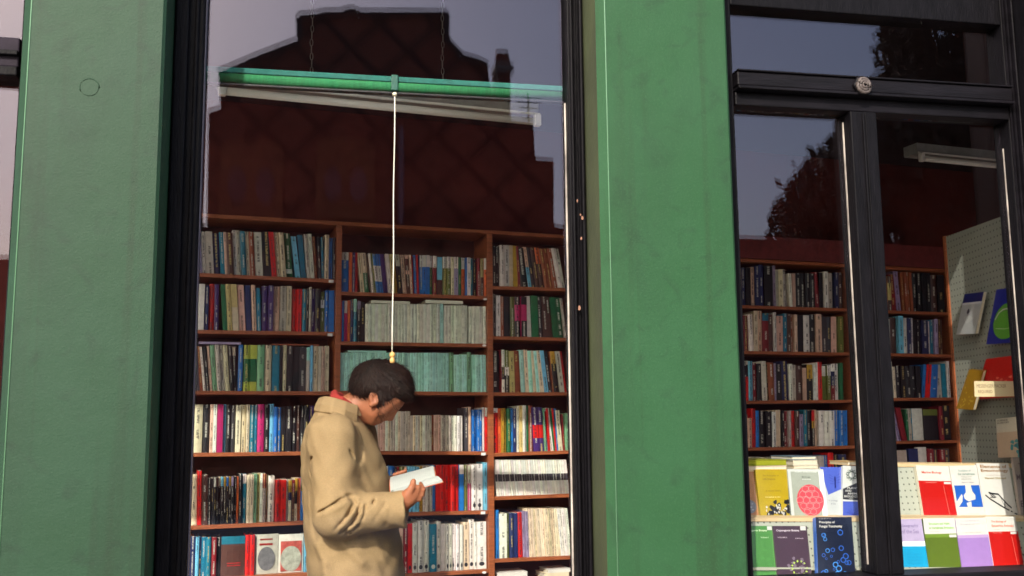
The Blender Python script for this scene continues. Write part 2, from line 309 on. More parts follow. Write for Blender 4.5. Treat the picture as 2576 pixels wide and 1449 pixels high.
ROWS=[ # bay, row, zoom, bottom line, default lean, entries x0:x1:top:colours[:lean]  (x0>x1/n repeats)
('left',1,(740,840,4.954),(20,905,2560,1025),-35,"20:95:115:p 95:185:125:G 185:315:120:G 315:440:150:N 440:520:140:T 520:570:135:S 570:690:150:U 690:760:90:W 760:825:95:G 825:925:120:T 925:990:125:C 990:1085:125:o 1090:1235:125:W 1245:1385:130:K 1390:1485:135:R:-65 1490:1570:140:C:-65 1570:1665:145:C:-60 1670:1790:150:E8W1E:-50 1840:1935:205:b:-90 1940:2040:180:T:-70 2050:2120:170:G:-60 2120:2190:170:W:-60 2190:2250:210:o:-50 2255:2310:230:K:-30 2315:2360:235:T:-15 2365:2450:185:C:0 2455:2520:235:B:0 2525:2570:240:K:0"),
('left',2,(730,1050,4.86),(40,905,2550,945),0,"40:165:60:W:20 170:250:90:N:20 250:355:50:R:15 360:440:60:P:10 520:605:65:E:-45 610:695:60:Y:-45 700:815:65:Y5C:-45 820:940:70:S:-40 945:1055:80:N:-30 1060:1135:80:S:-25 1140:1215:135:T:-15 1220:1325:90:P 1330:1430:90:P 1435:1550:100:J 1555:1670:100:G 1675:1765:100:C 1775:1865:155:R 1865:1955:155:R 1965:2035:155:T 2035:2085:155:K 2085:2130:120:G 2130:2200:150:P 2200:2300:150:K 2305:2375:200:V2W2V 2380:2440:175:B 2445:2555:175:B"),
('left',3,(720,1270,4.77),(60,928,2520,942),0,"70:140:150:D:-40 140:200:130:o:-50 205:250:140:W:-70 255:320:130:K:-60 325:375:120:S:-60 380:460:100:e:-60 460:530:100:G:-50 530:600:100:G:-50 605:685:100:C:-50 690:745:130:K:-40 745:815:140:C2K:-30 820:905:100:B 915:1035:105:L3E5L 1035:1160:105:L3E5L 1165:1295:105:e:15 1300:1425:105:C:20 1435:1565:110:T:25 1570:1620:130:K:25 1620:1690:110:C:30 1695:1800:130:K:20 1805:1925:130:K:10 1925:2045:130:D 2050:2110:150:A3G 2115:2160:115:b 2165:2255:120:C 2260:2315:130:G 2320:2380:130:S 2385:2460:120:C"),
('left',4,(720,1500,5.6),(20,1110,2320,1080),22,"15:205:95:C 215:360:95:K 365:430:90:S 430:505:90:W 510:640:90:M 645:700:90:b 705:800:100:K 800:890:110:D 905:1015:110:C 1020:1125:100:C 1130:1200:95:C 1205:1300:100:T 1305:1365:100:T 1370:1510:90:M 1515:1620:100:K 1625:1715:80:b 1715:1790:145:B 1790:1865:150:B 1870:1960:140:K 1965:2090:130:K:35 2095:2200:130:K:35 2205:2260:110:U:35 2265:2340:110:K:40 2345:2450:110:K:40 2455:2560:120:P"),
('left',5,(710,1750,5.6),(30,1245,2400,1135),10,"30:160:170:C 165:255:90:R 260:385:180:U 390:450:250:K 455:510:250:D 510:560:230:W2K 560:610:230:U2K 610:660:220:C2K 660:720:220:b2K 720:775:220:y2K 775:825:220:B2K 825:880:215:y2K 880:930:215:p2K 930:985:215:K 985:1030:215:O 1035:1100:160:K 1105:1190:160:W2T 1195:1270:180:C 1270:1340:170:C 1340:1410:150:e 1410:1480:150:Y 1480:1530:150:W 1530:1600:150:r3G 1600:1640:180:U 1650:1785:200:W 1800:1915:280:R 1915:2030:280:R 2035:2075:280:W 2080:2150:290:y3N2C 2150:2210:280:r3U 2210:2270:250:y3K3C 2270:2340:250:O 2340:2400:250:V3B 2410>2900/6:250:J"),
('left',6,(700,1980,5.481),(50,1050,2480,915),15,"60:155:190:N 165:240:190:b 245:290:200:N 290:385:200:T 385:480:200:T 500:600:200:r 600:700:210:K 700:1195:190:T2U 1200:1290:150:R 1295:1390:150:R 1395:1890:150:G 1895:2410:150:W 2420:2480:160:b 2500>2900/4:190:J"),
('middle',1,(1270,920,4.366),(45,755,2500,830),0,"45:175:95:W2B 180:230:100:O 235:280:100:P 285:325:100:R 380:440:105:C:-60 440:515:110:C5E:-55 565:605:115:W:-65 605:635:115:V:-60 635:695:125:B3W4B:-70 695:755:125:B3W4B:-65 755:825:130:P:-65 830:890:130:W:-60 890:940:135:Y:-50 940:985:135:y:-45 990:1060:140:G3K:-60 1065:1130:145:S:-45 1130:1190:145:S1U3S1U:-40 1190:1225:145:S:-30 1225:1260:160:R:-25 1265:1300:150:B:-25 1305:1335:145:R:-25 1340:1395:150:W3B 1395:1450:150:W3B 1450:1505:150:W3B 1510:1555:155:W3E 1560:1630:160:W3r 1635:1720:175:b6U 1725:1795:175:W3V 1795:1855:175:W3V 1860:1910:180:C 1910:1975:180:W3p 1980:2030:185:E 2035:2095:185:W3O 2100:2125:190:B 2125:2180:190:W 2180:2225:195:T 2230:2280:200:K 2285:2335:200:r 2340:2390:210:Y5U 2395:2450:205:W3O 2455:2500:210:O"),
('middle',2,(1270,1110,4.366),(15,740,2440,782),0,"15:55:60:R 60:100:65:B 105:155:65:W3M 155:195:65:O 200:245:50:N 250:305:40:A3T 310:360:75:p2K 365:440:90:K 445>1670/23:125:F 1675:1735:118:A 1745>2130/7:150:F 2150>2435/5:165:F"),
('middle',3,(0,0,1),(1272,1465,1829,1470),0,"1272>1687/40:1322:A 1690:1705:1321:e 1707>1755/5:1329:A 1757:1773:1319:e 1776>1829/5:1330:A"),
('middle',4,(1400,1520,5.6),(-680,955,2420,966),0,"-680>-160/11:125:J -160>795/18:125:J 800>1250/9:212:J 1250:1300:205:o 1300>1440/3:200:S 1445>1660/4:210:G 1660>1910/4:215:W 1950:2030:50:D 2030:2080:30:S 2090>2310/4:90:B 2315:2355:45:W 2360:2420:50:W2R"),
('middle',5,(1440,1720,6.133),(-1000,1270,2400,1190),0,"-1000>60/14:200:J 70:115:190:W 115:265:185:B 270:320:190:K 320:375:190:r 375:490:190:V 495:550:190:S 555>840/4:190:b 845:920:180:y 925>1140/4:170:G 1140:1215:160:B 1220:1310:160:R 1310:1420:155:R 1420:1550:155:R 1550:1650:155:R 1650:1755:150:R 1765:1870:150:W2B 1880:1935:150:V 1935:1960:150:G 1965:2035:160:G4M 2045:2165:140:W. 2170:2310:130:W. 2320:2400:90:b"),
('middle',6,(1500,1930,6.3),(-1200,1470,2080,1290),0,"-1200>90/14:300:J 100:205:260:r 205:310:220:R. 315:425:210:W. 440:585:150:W. 590:720:150:W. 725:880:230:T. 885:990:170:W. 995:1100:230:W 1105>1340/3:230:W. 1345:1430:240:W. 1440:1520:250:W. 1525:1665:190:C. 1670:1800:130:W. 1800:1860:190:W. 1865:2080:180:W."),
('right',1,(1840,900,7.244),(80,1245,2090,1300),-165,"85:175:150:K:-5 180:275:150:K:-5 285:420:120:W:-5 425:560:115:W:-10 565:665:115:C:-15 670:785:130:y:-20 790:855:150:r:-60 860:1065:180:K:-130 1070:1160:165:S5b:-150 1165:1290:175:D 1290:1395:180:U 1400:1530:175:O4U 1535:1640:205:o 1640:1745:205:o 1745:1865:205:o 1870:1980:205:W:-200 1980:2090:205:W:-190"),
('right',2,(1840,1090,7.244),(60,1230,2110,1275),0,"60:115:60:G:-15 120:200:80:D 205:320:105:W:-10 325:400:140:o:-10 405:580:140:K 590:705:150:V 710:860:150:K2M4K 865:1020:150:K2M4K 1030:1150:130:W:-45 1155:1345:120:E:-40 1350:1470:150:D:-60 1475:1610:150:U:-70 1615:1740:150:U:-90 1745:1880:165:E:-110 1885:2050:170:E:-110 2055:2120:190:G:-130"),
('right',3,(1840,1290,7.244),(60,1310,2120,1305),-100,"60:300:170:K:0 305:330:150:r:0 330:415:150:W4D3W:0 420:545:160:V4W2K:0 550:685:190:Y:-30 690:865:170:o:-60 870:1000:150:A:-60 1005:1100:140:C:-60 1100:1215:170:A:-70 1220:1300:170:C:-80 1300:1380:180:A 1380:1495:170:C 1500:1605:170:b:-140 1610:1735:190:D:-130 1740:1780:190:o 1780:1920:190:y3K:-130 1925:2050:190:G:-140 2050:2120:185:R:-140"),
('right',4,(1840,1500,6.588),(45,1310,1980,1240),-60,"50:215:200:W1R:0 220:295:205:O:-5 300:365:205:y:-5 365:430:205:y:-5 435:520:205:E:-5 525:600:200:B:-5 600:685:205:N:-10 690:745:140:W:-20 745:820:140:Y:-20 820:880:140:W:-20 885:940:130:W:-20 940:990:140:E:-20 990:1085:135:o:-25 1090:1230:180:P4R3P 1230:1370:180:P4R3P 1375:1410:200:e 1410:1465:200:b:-90 1465:1510:200:R 1520:1605:195:W:-120 1605:1640:200:E:-90 1640:1680:200:R:-100 1680:1720:210:B 1720:1825:250:C:-90 1830:1865:350:r 1870:1980:330:e:-30"),
('right',5,(1840,1700,6.588),(50,1070,1990,995),-80,"50:130:150:D:-5 180>1990/30:165:W4D2W"),
('right',6,(1840,1890,5.367),(45,1108,1665,1038),0,"45:115:130:B 120:195:130:B 200:350:200:W:-10 355:405:200:V 410:495:190:N:-15 500:575:190:N 585:685:180:R:-25 690:740:170:p:-30 740:795:150:p:-30 800>1440/15:100:C:-60 1440>1660/5:95:W:-90"),
('far left',1,(2760,970,5.855),(90,1015,2400,1090),-15,"85:175:190:S:-20 180:260:180:N 265:365:180:K 370:465:165:S:-15 470:580:150:N:-15 580:680:110:N:-20 690:870:140:K 880:935:140:p:-25 935:1000:220:G 1000:1095:220:C 1110:1185:215:G:-40 1230:1290:310:W:-30 1295:1365:310:S 1370>1810/4:310:K 1815:1890:280:r:-30 1900:1980:290:K 1995:2080:270:W:-20 2085:2200:300:G 2210:2290:290:N:-15 2295:2400:290:U"),
('far left',2,(2760,1150,5.855),(100,968,2430,1005),-10,"100:155:170:o 160:215:180:W:-15 225:325:180:r 340:440:150:W:-25 445:530:80:C 530:630:80:S 640:780:130:T2r 780:890:150:U 895:950:115:W:-20 955:1085:190:S 1095:1170:140:T 1175:1265:150:U 1265:1325:160:o 1340:1405:160:S:-15 1410:1530:170:K 1535:1665:180:W:-20 1670:1810:160:K 1815:1940:150:S:-20 1945:2050:210:D 2050:2160:210:D 2165:2280:205:S 2285:2400:210:V"),
('far left',3,(2760,1330,5.6),(165,965,2300,945),-15,"165:290:125:W1K3R 295:390:130:b 395:490:170:r 495:590:180:K 595:695:130:W:-30 700:740:190:K 740:860:160:o:-40 860:890:180:p 900:1020:200:K 1030:1170:130:N:-40 1180:1255:190:W:-20 1255:1330:210:G 1340:1475:230:U 1480:1560:270:S 1560:1680:200:y4K 1685:1720:190:W 1725:1765:160:W 1770:1865:150:R:-20 1870:1955:230:W3V 1955:2030:220:W3V 2030:2115:200:W2N4r 2120:2230:180:W 2235:2300:170:E"),
('far left',4,(2760,1510,5.367),(200,905,2300,865),-10,"200:280:240:S 280:360:310:S 365:450:110:R 455:515:160:B 520:650:170:K 650:770:170:K 775:855:180:W 855:950:145:C 960:1010:160:K 1015:1100:170:r 1110:1155:160:G 1160:1240:160:R 1240:1330:170:U 1335:1425:230:p 1430:1500:140:T 1505:1575:150:K 1580:1640:150:R3y2K 1645:1690:140:S 1730:1835:160:W 1835:1935:160:W 1935:2040:160:W 2050:2130:150:B 2130:2215:155:B 2215:2300:155:B"),
('far left',5,(2760,1510,5.367),(200,1830,2310,1775),0,"200>1100/9:1100:J 1120>1630/5:1100:J 1640:1740:1080:G 1740:1850:1070:G 1850:1930:1060:B 1930:2040:1010:R 2050:2150:1050:K 2150:2300:1040:N"),
('far right',1,(3300,990,4.141),(-330,700,1050,750),-20,"-320>80/8:150:J 90:160:180:O:-25 160:220:180:U2Y5U 220:300:150:r:-30 305:375:100:p:-60 380>560/4:120:o:-40 570>840/4:130:K 845:940:160:U 945:1050:160:K"),
('far right',2,(3300,990,4.141),(-320,1372,1050,1402),-15,"-310>140/8:830:J 150:215:845:W:-20 220:320:820:U 325:400:800:b 400:465:830:W 470:530:830:N 530:565:830:W 570>690/3:860:K 690:790:870:N 790:830:880:W 835:880:860:T 885:940:850:p 945>1040/2:850:U"),
('far right',3,(3300,1330,3.37),(-250,548,930,540),0,"-240>160/7:110:J 165:200:85:W:-30 200:235:150:C 240>560/5:140:K 565:605:120:B:25 605:665:120:R:25 670:765:120:B:15 770:835:120:G 835:885:110:T 885:920:80:W:-25"),
('far right',4,(3300,1330,3.37),(-250,1098,950,1078),0,"-240>240/8:650:J 260:305:670:p:-90 305:365:670:r:-90 370:400:690:E 400:435:680:G 435:465:680:T 470:610:680:W 615:800:690:V2K 800:850:650:r 855:950:640:K"),
('far right',5,(3300,1330,3.37),(-250,1660,950,1620),0,"-240>210/6:1200:J 220:280:1230:G 280:400:1210:G 420:540:1190:N 540:660:1170:W 665:740:1190:r 745:800:1200:D 800:870:1200:r 870:940:1190:D"),
]
HEIGHTS=[]
def parse_col(s):
    dot=s.endswith('.'); s=s.rstrip('.'); seg=[]; acc=0
    for m in re.finditer(r'([A-Za-z])(\d?)',s):
        c=m.group(1); d=m.group(2); end=1.0 if not d else acc+int(d)/10
        seg.append((acc,min(1,end),c)); acc=end
    seg[-1]=(seg[-1][0],1.0,seg[-1][2]); return seg,dot
def book_mat():
    m=bpy.data.materials.new('book_cloth_and_paper'); m.use_nodes=True; nt=m.node_tree; b=nt.nodes['Principled BSDF']; N=nt.nodes.new; L=nt.links.new
    b.inputs['Roughness'].default_value=.42; b.inputs['Specular IOR Level'].default_value=.4
    a=N('ShaderNodeAttribute'); a.attribute_name='col'; k=N('ShaderNodeAttribute'); k.attribute_name='ink'; p=N('ShaderNodeAttribute'); p.attribute_name='par'
    uv=N('ShaderNodeUVMap'); uv.uv_map='UVMap'; sx=N('ShaderNodeSeparateXYZ'); L(uv.outputs[0],sx.inputs[0]); sp=N('ShaderNodeSeparateColor'); L(p.outputs['Color'],sp.inputs[0])
    def M(op,x,y=None,z=None,clamp=False):
        n=N('ShaderNodeMath'); n.operation=op; n.use_clamp=clamp
        for i,q in enumerate((x,y,z)):
            if q is None: continue
            if isinstance(q,(int,float)): n.inputs[i].default_value=q
            else: L(q,n.inputs[i])
        return n.outputs[0]
    u,v=sx.outputs[0],sx.outputs[1]; seed=sp.outputs[1]
    cb=N('ShaderNodeCombineXYZ'); L(M('MULTIPLY',v,270),cb.inputs[0]); L(M('MULTIPLY',u,3),cb.inputs[1]); L(M('MULTIPLY',seed,53),cb.inputs[2])
    n=N('ShaderNodeTexNoise'); n.inputs['Scale'].default_value=1; n.inputs['Detail'].default_value=2; L(cb.outputs[0],n.inputs['Vector'])
    cb2=N('ShaderNodeCombineXYZ'); L(M('MULTIPLY',v,14),cb2.inputs[0]); L(M('MULTIPLY',seed,91),cb2.inputs[2])
    n2=N('ShaderNodeTexNoise'); n2.inputs['Scale'].default_value=1; n2.inputs['Detail'].default_value=1; L(cb2.outputs[0],n2.inputs['Vector'])
    inu=M('LESS_THAN',M('ABSOLUTE',M('SUBTRACT',u,.5)),.15)
    t=M('MULTIPLY',M('MULTIPLY',M('GREATER_THAN',n.outputs[0],.44),M('GREATER_THAN',n2.outputs[0],.49)),inu)
    t=M('MULTIPLY',t,sp.outputs[0])
    # publisher's oval near the foot of the spine
    dv=M('DIVIDE',M('SUBTRACT',v,.026),.011); du=M('DIVIDE',M('SUBTRACT',u,.5),.3)
    o=M('MULTIPLY',M('LESS_THAN',M('ADD',M('MULTIPLY',du,du),M('MULTIPLY',dv,dv)),1),sp.outputs[2])
    f=M('MAXIMUM',t,o)
    x=N('ShaderNodeMix'); x.data_type='RGBA'; L(f,x.inputs['Factor']); L(a.outputs['Color'],x.inputs['A']); L(k.outputs['Color'],x.inputs['B'])
    tc=N('ShaderNodeTexCoord'); g=N('ShaderNodeTexNoise'); g.inputs['Scale'].default_value=35; g.inputs['Detail'].default_value=5; L(tc.outputs['Object'],g.inputs['Vector'])
    hs=N('ShaderNodeHueSaturation'); mr=N('ShaderNodeMapRange'); mr.inputs[1].default_value=.3; mr.inputs[2].default_value=.7; mr.inputs[3].default_value=.8; mr.inputs[4].default_value=1.08; L(g.outputs[0],mr.inputs[0])
    L(mr.outputs[0],hs.inputs['Value']); L(x.outputs['Result'],hs.inputs['Color']); L(hs.outputs[0],b.inputs['Base Color'])
    return m
BM=book_mat()
PAPER=mat('page_paper',(.62,.56,.44),.8,noise=.15,nscale=300,stretch=(1,1,.05))
def vary(c,a=.12): 
    k=1+random.uniform(-a,a); return tuple(min(.9,x*k*(1+random.uniform(-a,a)*.4)) for x in c)
def book_geo(u0,u1,z0,z1,lean,off,depth,seg,dot,par_text,seed):
    """cover of one book standing on its tail: spine (curved), two boards; returns verts, faces, and per-face (col, ink, par, uvs)"""
    w=u1-u0; n=4; V=[];Fc=[];A=[]
    bul=min(.006,w*.16) if seed>.35 else .0008
    zs=[z1-(z1-z0)*a for a,_,_ in seg]+[z0]
    cols=[vary(PAL[c][0],.14) for _,_,c in seg]
    main=cols[max(range(len(seg)),key=lambda i:seg[i][1]-seg[i][0])]
    def P(u,o,z): return iw(u+lean*(z-z0)/(z1-z0),off+o,z)
    prof=[(u0+w*k/n,bul*(abs(2*k/n-1)**2)) for k in range(n+1)]
    base=[]
    for z in zs: base.append(len(V)); V+= [P(u,o,z) for u,o in prof]
    lum=lambda c:.3*c[0]+.6*c[1]+.1*c[2]
    for i,c in enumerate(cols):
        ink=(.03,.03,.04) if lum(c)>.16 else random.choice([(.6,.58,.5),(.6,.58,.5),(.55,.42,.15)])
        for k in range(n):
            Fc.append((base[i]+k,base[i+1]+k,base[i+1]+k+1,base[i]+k+1))
            uv=[(k/n,zs[i]-z0),(k/n,zs[i+1]-z0),((k+1)/n,zs[i+1]-z0),((k+1)/n,zs[i]-z0)]
            A.append((c,ink,(par_text,seed,1. if dot else 0.),uv))
    b=.0018 if w>.009 else w*.18; dz=.003 if seed>.35 else .0006
    def slab(a0,a1,o0,o1,zb,zt,c):
        i=len(V); V.extend([P(a0,o0,zb),P(a1,o0,zb),P(a1,o1,zb),P(a0,o1,zb),P(a0,o0,zt),P(a1,o0,zt),P(a1,o1,zt),P(a0,o1,zt)])
        for f in ((0,3,2,1),(4,5,6,7),(0,1,5,4),(1,2,6,5),(2,3,7,6),(3,0,4,7)): Fc.append(tuple(q+i for q in f)); A.append((c,c,(0,0,0),[(0,0)]*4))
    slab(u0,u0+b,bul,depth,z0,z1,main); slab(u1-b,u1,bul,depth,z0,z1,main)
    return V,Fc,A,(u0+b+.0002,u1-b-.0002,bul+.002,depth-.004,z0+dz,z1-dz,P,main)
def set_attrs(me,A):
    n=len(me.loops); col=np.ones((n,4),np.float32); ink=col.copy(); par=col.copy(); uv=np.zeros((n,2),np.float32)
    i=0
    for c,k,p,u in A:
        m=len(u); col[i:i+m,:3]=c; ink[i:i+m,:3]=k; par[i:i+m,:3]=p; uv[i:i+m]=u; i+=m
    for nm,ar in (('col',col),('ink',ink),('par',par)):
        at=me.color_attributes.new(nm,'FLOAT_COLOR','CORNER'); at.data.foreach_set('color',ar.ravel())
    l=me.uv_layers.new(name='UVMap'); l.data.foreach_set('uv',uv.ravel())
ORD=['','top','second','third','fourth','fifth','sixth']
ORDN=['first','second','third','fourth','fifth','sixth','seventh','eighth','ninth','tenth','eleventh','twelfth','thirteenth','fourteenth','fifteenth','sixteenth','seventeenth','eighteenth','nineteenth','twentieth']+['twenty-'+x for x in ('first','second','third','fourth','fifth','sixth','seventh','eighth','ninth')]+['thirtieth']+['thirty-'+x for x in ('first','second','third','fourth','fifth','sixth','seventh','eighth','ninth')]+['fortieth']
BAYN={'left':'left bay behind the man','middle':'middle bay','right':'narrow right bay','far left':"right window's left bay",'far right':"right window's right bay"}
BAYN['left']='left bay'
books=[]; SHELVES=[]
for bay,row,Z,(ax,ay,bx,by),dl,ent in ROWS:
    A0=ip(*zc(Z,ax,ay)); B0=ip(*zc(Z,bx,by))
    def ln(x):  # zoom x of book foot -> (u,z)
        t=(x-ax)/(bx-ax); return ip(*zc(Z,x,ay+(by-ay)*t))
    zrow=(A0[1]+B0[1])/2
    SHELVES.append((bay,row,A0,B0))
    L_=[]
    for e in ent.split():
        q=e.split(':')
        if '>' in q[0]:
            m=re.match(r'(-?\d+)>(-?\d+)/(\d+)',q[0]); a,b_,n=map(int,m.groups()); w_=(b_-a)/n
            for k in range(n): L_.append((a+w_*k,a+w_*(k+1)-w_*.04,int(q[1])+random.uniform(-3,3)*Z[2]/5,q[2],int(q[3]) if len(q)>3 else dl,n))
        else: L_.append((int(q[0]),int(q[1]),int(q[2]),q[3],int(q[4]) if len(q)>4 else dl,1))
    for idx,(xa,xb,tp,cs,le,run) in enumerate(L_):
        u0,z0=ln(xa); u1,_=ln(xb); zb=(A0[1]*(1-(xa-ax)/(bx-ax))+B0[1]*(xa-ax)/(bx-ax))
        uT,zT=ip(*zc(Z,xa+le,tp)); 
        lean=(uT-u0) if le else 0.0
        if abs(lean)<.004: lean=0
        if u1-u0<.004: u1=u0+.004
        if cs[0]=='J': cs=random.choice('GCSGJJWF')
        books.append(dict(bay=bay,row=row,idx=idx,u0=u0+.0004,u1=u1-.0004,z0=zb,z1=zT,lean=lean,cs=cs,run=run,area=abs((xb-xa)*(ay-tp))/Z[2]**2,px=zc(Z,(xa+xb)/2,(tp+ay)/2)))
# neighbour-aware labels; hidden ones (behind pilaster, man) are dropped to the merged rest
def hidden(b):
    x,y=b['px']
    if 775<x<955 and y>1060: return True
    if b['bay']=='middle' and b['row']==3 and 880<x<1010: return True
    if b['bay']=='middle' and 955<=x<1035 and y>1240: return True
    if b['bay']=='far right' and x<2214: return True
    if b['bay']=='far left' and b['row']==5 and x<2060: return True
    return False
vis=[b for b in books if not hidden(b)]
vis.sort(key=lambda b:-b['area'])
NIND=255
sel=set(id(b) for b in vis[:NIND])
lab={}; cnt={}
bykey={}
for b in books: bykey.setdefault((b['bay'],b['row']),[]).append(b)
def cname(cs):
    seg,_=parse_col(cs); return PAL[seg[0][2]][1]
for key,L_ in bykey.items():
    for i,b in enumerate(L_):
        if id(b) not in sel: continue
        seg,dot=parse_col(b['cs']); nm=cname(b['cs'])
        if len(seg)>1: nm=PAL[seg[0][2]][1]+' topped '+PAL[seg[1][2]][1]
        w_=b['u1']-b['u0']; th='thick ' if w_>.038 else ('thin ' if w_<.014 else '')
        lf=cname(L_[i-1]['cs']) if i>0 else 'the upright'; rt=cname(L_[i+1]['cs']) if i+1<len(L_) else 'the upright'
        lbs='leaning ' if abs(b['lean'])>.025 else ''
        b['l1']=f"{th}{lbs}{nm} book, {ORD[b['row']]} shelf, {BAYN[b['bay']]}, between {lf} and {rt}"
        for _r in ('thin ','thick ','leaning ',' topped '):
            if len(b['l1'].split())>16: b['l1']=b['l1'].replace(_r,' and ' if _r[0]==' ' else '')
        if len(re.findall(r"[A-Za-z0-9'-]+",b['l1']))>16: b['l1']=b['l1'].replace('thin ','').replace('thick ','').replace('leaning ','').replace(' topped ',' and ')
        cnt[b['l1']]=cnt.get(b['l1'],0)+1
for key,L_ in bykey.items():
    for i,b in enumerate(L_):
        if id(b) not in sel: continue
        if b['run']>=9:
            fam=[q for q in L_ if q['run']==b['run'] and abs(q['idx']-b['idx'])<=b['run'] and q['cs']==b['cs']]
        if cnt[b['l1']]==1: b['label']=b['l1']
        else:
            same=[q for q in L_ if cname(q['cs'])==cname(b['cs'])]
            k=same.index(b)
            b['label']=f"{cname(b['cs'])} book, {ORDN[min(k,39)]} of its colour from left, {ORD[b['row']]} shelf, {BAYN[b['bay']]}"
rest_V=[];rest_F=[];rest_A=[];rest_M=[]
FACE=[]
for b in books:
    seg,dot=parse_col(b['cs']); wide=(b['u1']-b['u0'])>.07
    seed=random.random(); b['seed']=seed
    off=random.uniform(.000,.022)*(0.4 if b['run']>4 else 1)+.012
    b['off']=off; depth=random.uniform(.13,.17)
    if wide: depth=.025

    txt=0 if wide else (.75 if seed>.12 else 0)
    if b['cs'][0] in 'FA': txt*=.55
    if 'D2' in b['cs'] and b['run']>9: txt=0
    V,Fc,A,pg=book_geo(b['u0'],b['u1'],b['z0'],b['z1'],b['lean'],off,depth,seg,dot,txt,seed)
    a0,a1,o0,o1,zb,zt,P,main=pg
    pv=[P(a0,o0,zb),P(a1,o0,zb),P(a1,o1,zb),P(a0,o1,zb),P(a0,o0,zt),P(a1,o0,zt),P(a1,o1,zt),P(a0,o1,zt)]
    pf=[(0,3,2,1),(4,5,6,7),(0,1,5,4),(1,2,6,5),(2,3,7,6),(3,0,4,7)]
    if id(b) in sel:
        org=iw((b['u0']+b['u1'])/2,off,b['z0'])
        me=bpy.data.meshes.new('book'); me.from_pydata([tuple(v-org) for v in V],[],Fc); me.materials.append(BM); set_attrs(me,A)
        o=bpy.data.objects.new('book',me); o.location=org; COL.objects.link(o); tag(o,b['label'],'book','books standing on the wall shelves')
        me2=bpy.data.meshes.new('pages'); me2.from_pydata([tuple(v-org) for v in pv],[],pf); me2.materials.append(PAPER)
        p=bpy.data.objects.new('pages',me2); COL.objects.link(p); p.parent=o
        b['obj']=o
        if wide and b['bay']=='left': FACE.append(b)
    else:
        i=len(rest_V); rest_V+=V; rest_F+=[tuple(q+i for q in f) for f in Fc]; rest_A+=A; rest_M+=[0]*len(Fc)
        i=len(rest_V); rest_V+=pv; rest_F+=[tuple(q+i for q in f) for f in pf]; rest_A+=[((.6,.55,.43),)*2+((0,0,0),[(0,0)]*4)]*6; rest_M+=[1]*6
me=bpy.data.meshes.new('books'); me.from_pydata([tuple(v) for v in rest_V],[],rest_F); me.materials.append(BM); me.materials.append(PAPER); set_attrs(me,rest_A)
me.polygons.foreach_set('material_index',rest_M)
o=bpy.data.objects.new('books',me); COL.objects.link(o); tag(o,'the remaining smaller books and thin journals filling the wall shelves','books','books standing on the wall shelves','stuff')
print('BOOKS total',len(books),'visible',len(vis))
# ---------------------------------------------------------------- bookcases
TH=.019; DEPB=.24
def uy(px,py): return ip(px,py)[0]
U={'a':uy(200,990),'b0':uy(841,990),'b1':uy(855,990),'c0':uy(1227,990),'c1':uy(1241,990),'d':uy(1475,990)}
def bookcase(label,u0,u1,ups,bays,ztop,zbot=.1):
    c=iw((u0+u1)/2,.1,.1); t=thing('bookcase',label,'bookcase',c,'wooden wall bookcases')
    def box(a0,a1,o0,o1,z0,z1): return MB().box((a0,o0,z0),(a1,o1,z1),fr=fr_i)
    box(u0,u1,DEPB+.0,DEPB+.02,zbot,ztop-.001).build('back_panel',woodd,t)
    for a,b_ in ups: box(a,b_,-.004,DEPB-.001,zbot,ztop-TH-.001).build('upright',wood,t,bevel=.0015)
    box(u0,u1,-.006,DEPB-.001,ztop-TH,ztop).build('top_board',wood,t,bevel=.0015)
    for nm,a,b_ in bays:
        rr=[s for s in SHELVES if s[0]==nm]
        for _,row,A0,B0 in rr:
            za=A0[1]+(B0[1]-A0[1])*(a-A0[0])/(B0[0]-A0[0]); zb=A0[1]+(B0[1]-A0[1])*(b_-A0[0])/(B0[0]-A0[0])
            m=MB(); n=10; vs=[];fs=[]
            sag=.004 if b_-a>.6 else .0015
            for k in range(n+1):
                u=a+(b_-a)*k/n; z=za+(zb-za)*k/n-sag*0
                for o,dz in ((0,-.0006),(DEPB-.001,-.0006),(DEPB-.001,-TH),(0,-TH)): vs.append(iw(u,o,z+dz))
            for k in range(n):
                for j in range(4): fs.append((k*4+j,k*4+(j+1)%4,k*4+4+(j+1)%4,k*4+4+j))
            fs+= [(0,1,2,3),tuple(n*4+q for q in (3,2,1,0))]
            m.add(vs,fs).build('shelf',wood,t,bevel=.001)
        lo=min(r[2][1] for r in rr)
        for k in (1,2):
            z=lo-.3*k
            if z>.15: box(a,b_,0,DEPB-.001,z-TH,z).build('shelf',wood,t,bevel=.001)
    return t
zt_=ip(960,564)[1]
e=.0006
bookcase('three bay brown wooden bookcase behind the reading man',U['a'],U['d'],[(U['a'],U['a']+.02),(U['b0'],U['b1']),(U['c0'],U['c1']),(U['d']-.02,U['d'])],
 [('left',U['a']+.02+e,U['b0']-e),('middle',U['b1']+e,U['c0']-e),('right',U['c1']+e,U['d']-.02-e)],zt_)
V0,V1=uy(1790,800),uy(2400,800); vm0,vm1=uy(2136,800),uy(2150,800)
zt2=ip(1990,657)[1]
bookcase('darker two bay wooden bookcase behind the window book display',V0,V1,[(V0,V0+.02),(vm0,vm1),(V1-.018,V1)],[('far left',V0+.02+e,vm0-e),('far right',vm1+e,V1-.018-e)],zt2)
# board added to stand in for a dark red band reflected in the glass
zf=ip(1990,600)[1]
tag(MB().box((V0,-.02,zt2+.002),(V1,.2,zf),fr=fr_i).build('reflection_board',mat('red_pelmet_paint',(.16,.02,.02),.6,noise=.3)),'dark red pelmet board on top of the display window bookcase','reflection')
